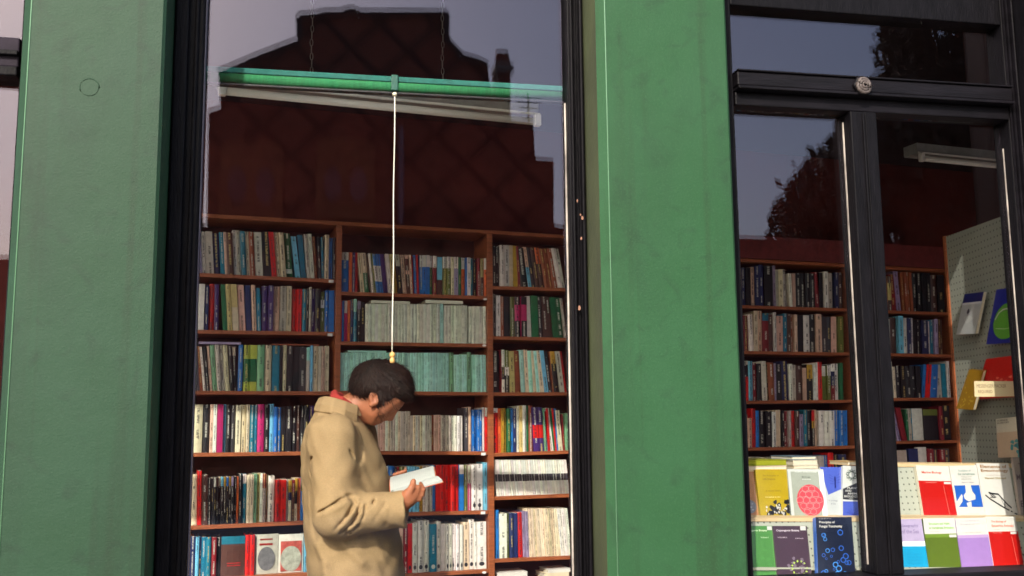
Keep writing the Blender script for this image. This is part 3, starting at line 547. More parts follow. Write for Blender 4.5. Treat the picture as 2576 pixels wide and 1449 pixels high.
# small white shelf label tags
tg=[(833,708,1),(830,842,1),(1220,753,0),(1218,869,0),(1216,1142,1),(1215,1290,1),(1218,1440,0)]
for i,(x,y,sq) in enumerate(tg):
    u,z=ip(x,y,-.003); m=MB()
    if sq: m.box((u-.012,-.005,z-.007),(u+.012,-.0015,z+.007),fr=fr_i)
    else: m.prism([(u+.011*math.cos(a),z+.006*math.sin(a)) for a in [k*math.pi/8 for k in range(16)]],-.005,-.0015,fr=fr_i)
    o=m.build('shelf_label',mat('white_card',(.78,.76,.74),.6),org=iw(u,-.004,z))
    rows_=['first','second','first','second','fourth','fifth','sixth']
    tag(o,('square' if sq else 'oval')+' white tag on the edge under the '+rows_[i]+' shelf of books, '+('left bay' if i<2 else 'middle bay'),'label tag','white tags on the shelf edges')
# books lying flat on top of others
def lying(Z,x0,x1,y0,y1,c,label,dep=.14):
    u0,z1=ip(*zc(Z,x0,y0)); u1,_=ip(*zc(Z,x1,y0)); _,z0=ip(*zc(Z,x0,y1)); th=max(.006,z1-z0)
    t=thing('book',label,'book',iw((u0+u1)/2,.06,z0),'books lying flat on the shelves')
    mm=mat('cover_'+c,vary(PAL[c][0],.05),.5)
    m=MB()
    m.box((u0,.016,z0),(u1,.016+dep,z0+.0016),fr=fr_i); m.box((u0,.016,z0+th-.0016),(u1,.016+dep,z0+th),fr=fr_i); m.box((u0,.016,z0+.0017),(u1,.019,z0+th-.0017),fr=fr_i); m.build('cover',mm,t)
    MB().box((u0+.003,.0195,z0+.0018),(u1-.003,.013+dep,z0+th-.0018),fr=fr_i).build('pages',PAPER,t)
lying((1270,1110,4.366),545,1180,62,108,'F','off white journal lying flat on the journal row, left of the cord')
lying((1270,1110,4.366),1435,2050,55,108,'F','off white journal lying flat under the shelf, right of the cord')
lying((1270,1300,4.366),160,790,55,85,'A','pale turquoise journal lying flat on the turquoise row')
lying((720,1270,4.77),130,880,45,88,'p','lilac grey book lying flat on the third shelf, left bay')
lying((720,1270,4.77),1430,2280,85,108,'o','rust brown book lying flat on the third shelf, left bay')

for b in FACE:
    u0,u1,z0,z1,o=b['u0'],b['u1'],b['z0'],b['z1'],b['off']; w=u1-u0; h=z1-z0; par=b['obj']
    def pic(nm,poly,c,d): MB().prism(poly,o-.0006*d,o-.0006*d+.0004,fr=fr_i).build(nm,mat('pic_'+str(len(MATS)),c,.35,noise=.5,nscale=30),par)
    el=lambda cu,cz,ru,rz:[(u0+w*cu+w*ru*math.cos(a),z0+h*cz+h*rz*math.sin(a)) for a in [k*math.pi/14 for k in range(28)]]
    rc=lambda a,b_,c,d:[(u0+w*a,z0+h*b_),(u0+w*c,z0+h*b_),(u0+w*c,z0+h*d),(u0+w*a,z0+h*d)]
    if b['cs'].startswith('T'): pic('red_stripe',rc(.25,.25,.82,.275),(.5,.03,.03),2); pic('red_stripe',rc(.25,.31,.82,.335),(.5,.03,.03),2)
    elif b['cs']=='G': pic('printed_head',el(.5,.38,.36,.3),(.17,.17,.18),2); pic('title_bar',rc(.2,.72,.75,.77),(.35,.03,.03),2); pic('title_bar',rc(.22,.85,.75,.89),(.3,.05,.04),2)
    else: pic('red_panel',rc(.08,.04,.93,.82),(.5,.1,.08),2); pic('printed_globe',el(.5,.36,.42,.33),(.42,.44,.36),3)
lying((1840,1890,5.367),1180,1640,1330,1400,'W','white journal lying on the bottom visible shelf of the narrow right bay')
lying((1840,1890,5.367),1100,1600,1405,1500,'C','cream journal under the white one, bottom of the narrow right bay')
lying((1840,1890,5.367),150,760,1400,1500,'W','pale journal lying at the left foot of the narrow right bay')
# ---------------------------------------------------------------- blind, cord, light fittings
def ruler(name,label,cat,loc,group=None): return thing(name,label,cat,loc,group)
YB=.42
g0,g1=fy(500,196,YB),fy(1470,236,YB)
bl=thing('roller_blind','rolled up green blind across the shop window above the reading man','blind',((g0.x+g1.x)/2,YB,g0.z))
zc0=(g0.z+g1.z)/2
gm=mat('blind_green_cloth',(.018,.17,.062),.9,noise=.25,nscale=30,stretch=(6,1,1)); gm2=mat('blind_teal_cloth',(.02,.14,.115),.9,noise=.25,nscale=30)
h=.024
m=MB(); m.tube([(g0.x,YB,zc0-.006),(g1.x,YB,zc0-.006)],.019,18); m.build('roll',gm,bl,smooth=True)
MB().box((g0.x,YB-.016,zc0+.010),(g1.x,YB+.03,zc0+.030)).build('head_box',gm2,bl,bevel=.003)
MB().box((g0.x,YB-.014,zc0-.034),(g1.x,YB+.012,zc0-.026)).build('bottom_bar',mat('black_bar',(.01,.012,.012),.5),bl,bevel=.002)
cx=fy(992,205,YB).x
MB().box((cx-.012,YB-.024,zc0-.024),(cx+.012,YB+.022,zc0+.0335)).build('joining_clip',mat('clip_green',(.012,.09,.065),.45),bl,bevel=.003)
ct=fy(993,238,YB-.03); cb=fy(987,888,YB-.03)
cd_=thing('pull_cord','thin white pull cord with wooden toggle hanging over the man','cord',(ct.x,YB-.03,cb.z))
sw=cb.x-ct.x
MB().tube([(ct.x+sw*k/12+.0012*math.sin(k),YB-.03,ct.z+(cb.z-ct.z)*k/12) for k in range(13)],.0020,8).build('cord',mat('white_cord',(.85,.80,.68),.7),cd_,smooth=True)
tw=mat('turned_beech_toggle',(.72,.40,.13),.45,noise=.2)
zt=cb.z; MB().tube([(cb.x,YB-.03,zt+a) for a in (.004,.001,-.004,-.010,-.013,-.0155,-.018,-.024,-.030,-.034)],[.003,.0075,.0100,.0100,.0075,.0055,.0070,.0085,.0085,.0068],16).build('toggle',tw,cd_,smooth=True)
MB().tube([(ct.x,YB-.03,ct.z+.006),(ct.x,YB-.03,ct.z-.004)],.008,12).build('cord_knob',mat('ivory_knob',(.8,.72,.55),.4),cd_,smooth=True)
# fluorescent battens, hung on chains, parallel to the inner back wall
def batten(pl,pr,off,label,chains,tilt=0):
    a=ip(pl[0],pl[1],off); b=ip(pr[0],pr[1],off); z=(a[1]+b[1])/2; u0,u1=a[0],b[0]
    t=thing('strip_light',label,'strip light',iw((u0+u1)/2,off,z),'fluorescent strip lights')
    wm=mat('white_enamel_aged',(.85,.83,.78),.4); gm_=mat('grey_enamel',(.32,.32,.31),.5,noise=.2)
    MB().prism([(u0,z+.03),(u1,z+.03),(u1,z+.095),(u0,z+.095)],off-.02,off+.10,fr=fr_i).build('housing',gm_,t,bevel=.004)
    MB().tube([iw(u0+.03,off-.03,z-.006),iw(u1-.03,off-.03,z-.006)],.0165,14).build('tube',mat('unlit_tube',(.88,.86,.8),.3),t,smooth=True)
    MB().box((u0,off-.034,z+.026),(u1,off-.022,z+.036),fr=fr_i).build('lip',wm,t,bevel=.001)
    for u in (u0,u1-.03): MB().box((u,off-.052,z-.028),(u+.03,off-.021,z+.025),fr=fr_i).build('end_cap',wm,t,bevel=.004)
    for px in chains:
        u=ip(px,100,off)[0]; m=MB(); zz=z+.096; k=0
        while zz<3.74:
            d=Vector((DI.x,DI.y,0)) if k%2 else Vector((NI.x,NI.y,0)); c=iw(u+.0015*math.sin(k),off+.03,zz+.016)
            m.tube([c+d*(.006*math.cos(q))+UP*(.018*math.sin(q)) for q in [j*math.pi/4 for j in range(9)]],.0016,5,cap=False); zz+=.031; k+=1
        m.build('chain',mat('galvanised_chain',(.4,.38,.36),.4,metal=.6),t,smooth=True)
batten((548,236),(1352,303),-1.0,'long white strip light on two chains over the reading man',(787,1118))
batten((2303,394),(2640,436),-.35,'short stretch of strip light seen in the display window',())
# ---------------------------------------------------------------- right hand window display
def tier_plane(py,Y,k):
    p=fy(2300,py,Y); N=Vector((0,1,-k)).normalized(); return p,N
T1=tier_plane(1430,.42,.30); T2=tier_plane(1304,.60,.30)
Z1=(2740,1650,2.841); Z2=(3300,1650,2.841); Z3=(3300,850,1.7056)
def onp(Z,x,y,T,lift=0):
    q=zc(Z,x,y); return hit(q[0],q[1],T[0]-T[1]*lift,T[1])
peg=bpy.data.materials.new('pegboard_cream'); peg.use_nodes=True
def mkpeg(m,ax=(0,2),sc=42,colr=(.34,.36,.30)):
    nt=m.node_tree; b=nt.nodes['Principled BSDF']; N=nt.nodes.new; L=nt.links.new
    tc=N('ShaderNodeTexCoord'); s=N('ShaderNodeSeparateXYZ'); L(tc.outputs['Object'],s.inputs[0])
    def M(op,x,y):
        n=N('ShaderNodeMath'); n.operation=op
        for i,q in enumerate((x,y)):
            if isinstance(q,(int,float)): n.inputs[i].default_value=q
            else: L(q,n.inputs[i])
        return n.outputs[0]
    d=[M('SUBTRACT',M('FRACT',M('MULTIPLY',s.outputs[a],sc),0),.5) for a in ax]
    f=M('LESS_THAN',M('ADD',M('MULTIPLY',d[0],d[0]),M('MULTIPLY',d[1],d[1])),.022)
    x=N('ShaderNodeMix'); x.data_type='RGBA'; L(f,x.inputs['Factor']); x.inputs['A'].default_value=(*colr,1); x.inputs['B'].default_value=(*[q*.3 for q in colr],1); L(x.outputs['Result'],b.inputs['Base Color']); b.inputs['Roughness'].default_value=.7
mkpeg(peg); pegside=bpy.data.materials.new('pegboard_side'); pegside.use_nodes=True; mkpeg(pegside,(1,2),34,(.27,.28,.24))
pale=mat('pale_pine',(.62,.46,.26),.6,noise=.2,nscale=6,stretch=(1,8,8))
dm={}
def cm(c):
    k='print_%02x%02x%02x'%tuple(int(x*255) for x in c)
    if k not in dm:
        dm[k]=mat(k,c,.28,noise=.06,nscale=40,spec=.5)
    return dm[k]
def slab(name,Q,N,th,m,parent=None,lab=None,cat=None,grp=None,org=None):
    V=[Vector(q) for q in Q]; b=MB(); b.add(V+[v+N*th for v in V],[(0,1,2,3),(7,6,5,4),(0,4,5,1),(1,5,6,2),(2,6,7,3),(3,7,4,0)])
    o=b.build(name,m,parent,org=org); 
    if lab: tag(o,lab,cat,grp)
    return o
# stands
def stand(label,T,quadpx,lab2):
    t=thing('display_stand',label,'stand',T[0]+Vector((0,.15,-.05)),'sloping pegboard book stands')
    Q=[hit(*p,T[0],T[1]) for p in quadpx]
    slab('pegboard',Q,T[1],.012,peg,t)
    # top shelf strip and backing legs
    a,b=Q[0],Q[1]
    MB().add([a+Vector((0,-.004,.0005)),b+Vector((0,-.004,.0005)),b+Vector((0,.17,.0005)),a+Vector((0,.17,.0005)),a+Vector((0,-.004,.014)),b+Vector((0,-.004,.014)),b+Vector((0,.17,.014)),a+Vector((0,.17,.014))],[(0,3,2,1),(4,5,6,7),(0,1,5,4),(1,2,6,5),(2,3,7,6),(3,0,4,7)]).build('top_board',pale,t)
    c,d=Q[3],Q[2]
    MB().add([c+Vector((0,-.028,0)),d+Vector((0,-.028,0)),d+Vector((0,-.001,0)),c+Vector((0,-.001,0)),c+Vector((0,-.028,.010)),d+Vector((0,-.028,.010)),d+Vector((0,-.001,.010)),c+Vector((0,-.001,.010))],[(0,3,2,1),(4,5,6,7),(0,1,5,4),(1,2,6,5),(2,3,7,6),(3,0,4,7)]).build('ledge',peg,t)
    return t
stand('lower sloping cream pegboard stand in the display window',T1,[(1800,1312),(2800,1312),(2800,1432),(1800,1432)],'')
stand('upper sloping cream pegboard stand with pine top board, right of the mullion',T2,[(2192,1174),(2800,1178),(2800,1304),(2192,1304)],'')
stand('upper cream pegboard stand carrying the flat book piles, left of the mullion',T2,[(1800,1192),(2188,1192),(2188,1304),(1800,1304)],'')
MB_=MB().box((fx(1820,RV),RV+.1,ZS-.12),(fx(2800,RV),1.25,ZS-.02)); tag(MB_.build('window_platform',pale),'low pine window platform carrying the pegboard stands','platform')
G_='books shown face out in the display window'
class Cover:
    def __init__(s,Z,T,TL,TR,BR,BL,base,label,th=.016,lift=.004,spine=None,name='book',grp=G_):
        s.T=T; N=T[1]; s.N=N
        s.q=[onp(Z,*p,T,lift+th) for p in (TL,TR,BR,BL)]
        c=(s.q[2]+s.q[3])/2
        s.t=thing(name,label,'book',c+N*th*.5,grp)
        slab('front_cover',s.q,N,.0014,cm(base),s.t)
        i=[v+N*.0015 for v in s.q]; w=(i[1]-i[0])*.012; h=(i[3]-i[0])*.01
        slab('pages',[i[0]+w+h,i[1]-w+h,i[2]-w-h,i[3]+w-h],N,th-.003,PAPER,s.t)
        slab('back_cover',[v+N*(th-.0014) for v in s.q],N,.0014,cm(base),s.t)
        sp=[s.q[0]-(s.q[1]-s.q[0])*.004,s.q[0]-(s.q[1]-s.q[0])*.0005,s.q[3]-(s.q[2]-s.q[3])*.0005,s.q[3]-(s.q[2]-s.q[3])*.004]
        slab('spine',sp,N,th,cm(spine or base),s.t)
        s.k=0
    def P(s,u,v,l=1): 
        a=s.q[0]+(s.q[1]-s.q[0])*u; b=s.q[3]+(s.q[2]-s.q[3])*u; return a+(b-a)*v-s.N*(.0004*l)
    def poly(s,pts,c,l=1,name='printed_shape'):
        vs=[s.P(u,v,l) for u,v in pts]; vb=[v+s.N*.00025 for v in vs]; n=len(vs)
        MB().add(vs+vb,[tuple(range(n)),tuple(range(2*n-1,n-1,-1))]+[(i,(i+1)%n,(i+1)%n+n,i+n) for i in range(n)]).build(name,cm(c),s.t); return s
    def rect(s,u0,v0,u1,v1,c,l=1,name='colour_panel'): return s.poly([(u0,v0),(u1,v0),(u1,v1),(u0,v1)],c,l,name)
    def disc(s,u,v,ru,rv,c,l=2,n=28,name='printed_disc'): return s.poly([(u+ru*math.cos(a),v+rv*math.sin(a)) for a in [2*math.pi*k/n for k in range(n)]],c,l,name)
    def text(s,txt,u0,v0,u1,v1,c,l=3,bold=True,name='title'):
        vs,fs=text_mesh(txt,bold)
        if vs: MB().add([s.P(u0+(u1-u0)*x,v1+(v0-v1)*y,l) for x,y in vs],fs).build(name,cm(c),s.t)
        return s
    def line(s,pts,w,c,l=3,name='drawn_line'):
        for (a,b) in zip(pts,pts[1:]):
            d=Vector((b[0]-a[0],b[1]-a[1])); 
            if d.length<1e-6: continue
            n=Vector((-d.y,d.x)).normalized()*w*.5; d=d.normalized()*w*.3
            s.poly([(a[0]-d.x+n.x,a[1]-d.y+n.y),(b[0]+d.x+n.x,b[1]+d.y+n.y),(b[0]+d.x-n.x,b[1]+d.y-n.y),(a[0]-d.x-n.x,a[1]-d.y-n.y)],c,l,name)
        return s
    def multi(s,polys,c,l=2,name='printed_pattern'):
        m=MB()
        for pts in polys:
            n=len(pts); m.add([s.P(u,v,l) for u,v in pts],[tuple(range(n))])
        m.build(name,cm(c),s.t); return s
Wt=(.54,.53,.5); Rd=(.4,.008,.006); Bk=(.015,.015,.02)
def blob(u,v,r,n=7,asp=1): return [(u+r*random.uniform(.5,1.15)*math.cos(a),v+asp*r*random.uniform(.5,1.15)*math.sin(a)) for a in [2*math.pi*k/n for k in range(n)]]
# upper tier, left pane
c=Cover(Z1,T2,(60,335),(262,338),(320,888),(90,892),(.36,.16,.05),'tan book with a grey disc, half behind the green pilaster'); c.disc(.55,.68,.33,.13,(.16,.17,.2)); c.multi([blob(.55+random.uniform(-.2,.2),.68+random.uniform(-.08,.08),.05,6,.4) for _ in range(14)],(.35,.36,.4),3)
c=Cover(Z1,T2,(264,312),(598,312),(635,872),(328,880),(.36,.26,.006),'mustard yellow book with black and white blobs at its foot',lift=.02)
c.text('The Principles of',.2,.11,.72,.145,(.2,.14,.02)).text('Life Science',.2,.17,.6,.205,(.2,.14,.02)).text('Harold Oldroyd' if 0 else 'A natural history',.25,.40,.75,.43,(.2,.14,.02)).text('Complete in one',.22,.52,.72,.545,(.8,.72,.3))
pts=[]
for _ in range(46):
    u=random.uniform(.08,.97); v=random.uniform(.6,.97)
    if v>1.0-.55*u-.02 or (u>.35 and v>.62): pts.append(blob(u,v,.085,6,.55))
c.multi(pts,Bk,2); c.multi([blob(random.uniform(.2,.95),random.uniform(.68,.97),.035,5,.8) for _ in range(26)],Wt,3)
c=Cover(Z1,T2,(604,308),(985,312),(1042,862),(655,872),(.5,.53,.5),'white and grey book with a big red cell disc',lift=.02,th=.022,spine=(.25,.3,.28))
c.rect(.08,.05,.92,.93,(.3,.33,.28),1); c.rect(.86,.05,.99,.98,(.78,.8,.78),2); c.text('PLANT STRUCTURE',.2,.04,.8,.07,(.6,.63,.6)).text('Biology',.38,.14,.62,.175,(.08,.1,.08)).text('SECOND EDITION',.38,.195,.62,.21,(.7,.72,.7))
c.disc(.56,.60,.37,.30,(.52,.05,.07),3,40)
for (a_,b_) in [(x+.09*(r%2),y) for r,y in enumerate((.38,.49,.60,.71,.82)) for x in (.26,.44,.62,.80)]:
    if ((a_-.56)/.36)**2+((b_-.60)/.29)**2>.80: continue
    pts=[(a_+.095*random.uniform(.8,1.15)*math.cos(t),b_+.062*random.uniform(.8,1.15)*math.sin(t)) for t in [math.pi/6+k*math.pi/3 for k in range(6)]]
    c.line(pts+pts[:1],.009,(.78,.28,.27),4,'cell_wall')
blu=(.05,.085,.42)
c=Cover(Z1,T2,(950,287),(1193,290),(1193,826),(1035,822),(.42,.45,.46),'blue and pale grey book partly covered, left of the black and white biology book')
c.poly([(0,0),(1,0),(1,.43),(.22,.56)],blu,1); c.multi([blob(.63,.22+.03*k,.05,6,1.2) for k in range(7)]+[[(.63,.2+.02*k),(.63+.25*(-1)**k,.12+.03*k),(.63+.26*(-1)**k,.13+.03*k)] for k in range(8)],(.02,.03,.25),2); c.text('C J Clegg',.2,.66,.7,.69,(.2,.2,.22)).text('& Cox',.3,.72,.6,.75,(.2,.2,.22))
c=Cover(Z1,T2,(1196,272),(1395,280),(1420,860),(1196,858),(.54,.55,.52),'blue, white and black plant and animal biology book',lift=.018)
c.poly([(0,.43),(1,.265),(1,.64),(0,.62)],Bk,1); c.rect(0,.655,1,1,blu,1)
c.text('PLANT',.22,.395,.78,.43,Wt).text('AND',.1,.445,.42,.48,Wt).text('ANIMAL',.22,.495,.92,.53,Wt).text('BIOLOGY',.06,.545,.78,.585,Wt).text('VOL 1',.3,.6,.55,.62,Wt)
for k in range(9):
    a=k*.7; c.line([(.45+.28*math.cos(a),.17+.10*math.sin(a)),(.45+.14*math.cos(a+1.1),.17+.06*math.sin(a+1.1)),(.45+.3*math.cos(a+1.9),.17+.11*math.sin(a+1.9))],.022,(.12,.15,.13),2,'sketch_line')
for k in range(7): c.line([(.5,.9),(.5+.32*math.cos(math.pi*(.1+.13*k)),.9-.13*math.sin(math.pi*(.1+.13*k)))],.014,(.02,.03,.25),2,'sketch_line')
# lower tier, left pane
c=Cover(Z1,T1,(90,915),(445,915),(498,1480),(100,1480),(.055,.20,.035),'bright green botany book, half hidden by the pilaster'); 
c.text('Cryptogamic Botany',.12,.07,.82,.115,(.65,.8,.5)).rect(.83,.01,.97,.08,Wt,2,'price_sticker').text('Volume I',.62,.21,.85,.235,(.5,.68,.4))
c.multi([blob(random.uniform(.3,.85),random.uniform(.45,.95),.07,7,.6) for _ in range(16)],(.06,.22,.04),2)
c=Cover(Z1,T1,(450,915),(810,915),(868,1480),(505,1480),(.045,.02,.034),'dark purple botany book with a white price sticker',lift=.012)
c.text('Cryptogamic Botany',.08,.07,.76,.115,(.7,.62,.68)).text('VOLUME II',.1,.21,.38,.235,(.5,.42,.48)).text('G M Smith',.62,.23,.86,.25,(.5,.42,.48)).rect(.8,.005,.96,.085,Wt,2,'price_sticker')
c.multi([blob(random.uniform(.35,.8),random.uniform(.62,.93),.06,7,.6) for _ in range(14)],(.16,.12,.16),2); c.multi([blob(.66+.22*math.cos(a),.8+.13*math.sin(a),.035,6,.7) for a in [k*.5 for k in range(12)]],(.35,.52,.08),3)
c=Cover(Z1,T1,(905,822),(1288,820),(1335,1480),(935,1480),(.008,.012,.03),'dark blue black fungal taxonomy book with blue rings, standing tallest',lift=.035,th=.024,spine=(.05,.15,.55))
c.text('Cambridge Series',.08,.02,.42,.035,Wt,3,False).text('Principles of',.09,.065,.52,.115,Wt).text('Fungal Taxonomy',.09,.13,.72,.185,Wt)
for k in range(24):
    u=random.uniform(.08,.86); v=random.uniform(.24,.95); r=random.uniform(.03,.085); n=16
    c.multi([[ (u+r*math.cos(a),v+r*.62*math.sin(a)),(u+r*math.cos(a+.42),v+r*.62*math.sin(a+.42)),(u+r*.72*math.cos(a+.42),v+r*.45*math.sin(a+.42)),(u+r*.72*math.cos(a),v+r*.45*math.sin(a))] for a in [2*math.pi*i/n for i in range(n)]],(.03,.12,.5) if k%3 else (.06,.25,.7),2,'printed_ring')
# books stacked flat on the pine board
def flat(Z,x0,x1,ytop,ybot,T,col,label,dep,page=None,off=.0,skew=0):
    a=onp(Z,x0,ybot,T,-off); b=onp(Z,x1,ybot,T,-off); tz=onp(Z,(x0+x1)/2,ytop,T,-off).z; z0=(a.z+b.z)/2; z1=tz
    a=Vector((a.x,a.y,z0)); b=Vector((b.x,a.y,z0)); t=thing('book',label,'book',(a+b)/2,'books stacked flat behind the display')
    e=.002
    def bx(nm,x0_,x1_,y0,y1,za,zb,m): MB().add([Vector((x+skew*(y-a.y),y,z)) for z in (za,zb) for x,y in ((x0_,y0),(x1_,y0),(x1_,y1),(x0_,y1))],[(0,3,2,1),(4,5,6,7),(0,1,5,4),(1,2,6,5),(2,3,7,6),(3,0,4,7)]).build(nm,m,t)
    bx('bottom_cover',a.x,b.x,a.y,a.y+dep,z0,z0+e,cm(col)); bx('top_cover',a.x,b.x,a.y,a.y+dep,z1-e,z1,cm(col)); 
    bx('pages',a.x+.003,b.x-.003,a.y+.002,a.y+dep-.003,z0+e+.0003,z1-e-.0003,cm(page) if page else PAPER)
    return z1
T2t=(T2[0],T2[1])
lime=(.27,.29,.02)
flat(Z1,150,605,275,328,T2,(.6,.5,.42),'pale thick book lying flat under the lime book, by the pilaster',.19,off=.02)
flat(Z1,150,605,210,272,T2,lime,'lime yellow book lying flat on a pale book beside the pilaster',.2,page=lime,off=.02,skew=-.25)
flat(Z1,672,940,268,305,T2,(.62,.6,.5),'cream book at the bottom of the small pile of three',.15,off=.03)
flat(Z1,662,935,212,266,T2,(.6,.58,.48),'cream book in the middle of the small pile of three',.15,off=.03)
flat(Z1,655,918,172,210,T2,(.08,.14,.2),'slate blue book on top of the small cream pile',.16,off=.03,skew=-.1)
flat(Z1,1248,1420,228,268,T2,(.6,.42,.2),'tan book lying flat beside the white window mullion bead',.15,off=.03)
# upper tier, right pane
c=Cover(Z2,T2,(382,270),(728,278),(825,820),(470,820),(.40,.008,.006),'red book with white title band, leftmost of the upper row, right pane',spine=(.66,.62,.5))
c.rect(0,0,1,.30,Wt,1); c.text('Marine Biology',.14,.11,.75,.17,(.6,.05,.02)).text('H. Friedrich',.2,.22,.5,.24,(.5,.5,.5)).rect(.77,.32,.98,.36,Wt,2,'price_sticker').text('CONTEMPORARY BIOLOGY',.2,.325,.55,.345,(.8,.3,.25),3,False); c.line([(.74,.4),(.78,.98)],.006,(.8,.25,.2),2,'crease')
c=Cover(Z2,T2,(738,275),(1025,270),(1125,806),(825,806),(.54,.53,.51),'white book with a blue square and a white bone shape')
c.text('Evolution of',.3,.08,.75,.125,(.2,.32,.28)).text('the vertebrates',.25,.145,.88,.195,(.14,.24,.2)).text('A history of the',.35,.22,.75,.245,(.2,.25,.22)).text('backboned animals',.35,.26,.72,.285,(.2,.25,.22)).text('Edwin H. Colbert',.35,.33,.8,.355,(.2,.2,.25)).text('A Science Edition',.4,.955,.8,.975,(.4,.4,.4))
c.rect(.06,.40,.97,.83,(.015,.09,.42),1)
c.poly([(.46,.40),(.66,.40),(.68,.52),(.76,.6),(.74,.68),(.6,.7),(.48,.72),(.36,.67),(.34,.6),(.44,.54)],(.54,.53,.51),2,'bone_shape').poly([(.06,.72),(.28,.57),(.3,.62),(.26,.72),(.10,.83),(.06,.83)],(.54,.53,.51),2,'bone_shape').poly([(.4,.75),(.58,.72),(.56,.83),(.42,.83)],(.54,.53,.51),2,'bone_shape')
c=Cover(Z2,T2,(1028,248),(1365,250),(1468,800),(1128,802),(.56,.55,.52),'white Elements of Entomology book with a black mantis limb drawing')
c.text('Elements of',.09,.03,.92,.095,(.26,.11,.01)).text('Entomology',.09,.115,.95,.185,(.26,.11,.01)).text('An introduction to the study of insects',.22,.225,.82,.245,(.35,.2,.1),3,False).text('Harold Oldroyd',.18,.27,.84,.32,(.24,.17,.01))
for q,w_ in (([(.10,.62),(.24,.70),(.62,.86),(.98,.985)],.030),([(.22,.57),(.32,.59),(.50,.60),(.62,.70),(.74,.80),(.84,.86)],.032),([(.22,.57),(.30,.64),(.36,.67)],.018),([(.24,.66),(.42,.66),(.30,.60)],.016),([(.56,.66),(.62,.80),(.66,.84)],.010),([(.66,.76),(.64,.86)],.03)): c.line(q,w_,Bk,2,'drawn_limb')
c.multi([blob(.78,.92,.04,6,.5),blob(.88,.95,.05,6,.5)],(.5,.5,.45),3)
# lower tier, right pane
c=Cover(Z2,T1,(90,845),(440,838),(525,1405),(150,1408),(.38,.32,.48),'lilac and cyan book about the sea, behind the mullion')
c.rect(0,.43,1,.52,(.78,.8,.8),1).rect(0,.52,1,1,(.005,.27,.5),1).text('Geography',.35,.10,.87,.17,(.25,.2,.35)).text('of the Sea',.35,.20,.87,.28,(.25,.2,.35)).text('J. Kirkby',.68,.38,.87,.4,(.35,.3,.45)).rect(.72,.955,.99,.998,Wt,2,'price_sticker')
for k in range(4): c.text('The Seas and Shores',.42,.66+.055*k,.85,.68+.055*k,(.01,.2,.4),3,False)
c=Cover(Z2,T1,(456,836),(792,830),(872,1392),(527,1400),(.075,.12,.008),'olive book with white title band in the lower display row',lift=.006)
c.rect(0,0,1,.30,Wt,1).rect(0,.30,1,.37,(.12,.2,.02),1).text('Structure and Habit',.16,.08,.82,.13,(.16,.4,.03)).text('in Vertebrate Evolution',.16,.16,.93,.21,(.16,.4,.03)).text('G. S. Carter',.18,.245,.45,.265,(.3,.3,.3)).rect(.76,.32,.98,.37,Wt,2,'price_sticker')
c=Cover(Z2,T1,(800,836),(1125,826),(1215,1376),(877,1386),(.27,.16,.42),'lilac book with white title band between olive and red ones',lift=.004)
c.rect(0,0,1,.33,Wt,1).rect(0,.33,1,.39,(.38,.26,.48),1).text('The Cell Biology of',.14,.04,.75,.075,(.4,.36,.44)).text('Biological Systems',.14,.10,.78,.14,(.36,.36,.42)).text('K. SCHMIDT-NIELSEN and O. BULLOCK',.16,.275,.78,.295,(.25,.25,.28),3,False)
c=Cover(Z2,T1,(1128,816),(1440,816),(1534,1345),(1216,1360),(.40,.008,.006),'red book with white title band, rightmost of the lower row',lift=.006,spine=(.66,.62,.5))
c.rect(0,0,1,.30,Wt,1).text('The Biology of',.14,.08,.66,.13,(.7,.12,.05)).text('Estuarine Animals',.14,.16,.88,.21,(.7,.12,.05)).text('J. Green',.16,.25,.38,.27,(.3,.3,.3)).rect(.74,.31,.96,.355,Wt,2,'price_sticker').text('BIOLOGY SERIES',.16,.315,.45,.335,(.8,.3,.25),3,False); c.line([(.76,.4),(.8,.98)],.006,(.8,.25,.2),2,'crease')
c=Cover(Z2,(T2[0]-T2[1]*.0,T2[1]),(1418,185),(1760,200),(1840,780),(1500,795),(.27,.22,.19),'brown grey book with large dark letters at the right frame edge',lift=.03)
c.text('Th',.12,.10,.30,.19,(.08,.05,.05)).text('MA',.02,.30,.27,.40,(.08,.05,.05)).text('E',.04,.76,.14,.87,(.08,.05,.05))
# ---------------------------------------------------------------- side panel with hung books
pn=dep(2548,900,4.2); pf=dep(2401,900,4.75); pd=(pf-pn); pd.z=0; PN=Vector((pd.y,-pd.x,0)).normalized()
if PN.x>0: PN=-PN                       # faces left
TP=(pn,-PN)                              # Cover pushes its back along +N
tp_=thing('side_panel','cream pegboard side panel hung with books, right end of the window','panel',(pn+pf)/2)
def pp(px,py,l=0): return hit(px,py,pn+PN*l,PN)
topn,topf=pp(2548,548),pp(2401,586)
a=pn-pd*.35; b=pf
zt_p=(topn.z+topf.z)/2
vs=[Vector((a.x,a.y,1.0)),Vector((b.x,b.y,1.0)),Vector((b.x,b.y,topf.z)),Vector((a.x,a.y,topn.z+.02))]
slab('pegboard',vs,-PN,.012,pegside,tp_)
bb=b+pd.normalized()*.001; e=pd.normalized()*.022
slab('edge_post',[bb,bb+e,bb+e+UP*0,bb],PN,.0,wood,tp_) if 0 else None
m=MB(); q=[bb-PN*.02,bb+e-PN*.02,bb+e+PN*.006,bb+PN*.006]
m.add([Vector((v.x,v.y,z)) for z in (.5,topf.z+.004) for v in q],[(0,3,2,1),(4,5,6,7),(0,1,5,4),(1,2,6,5),(2,3,7,6),(3,0,4,7)]); m.build('edge_post',wood,tp_)
H_='books hung on the pegboard side panel'
def hung(TL,TR,BR,BL,base,label,lift,th=.014): 
    return Cover(Z3,TP,TL,TR,BR,BL,base,label,th=th,lift=lift,grp=H_)
c=hung((540,432),(664,416),(610,684),(488,690),(.42,.43,.44),'grey book with navy top band, highest left on the side panel',.03)
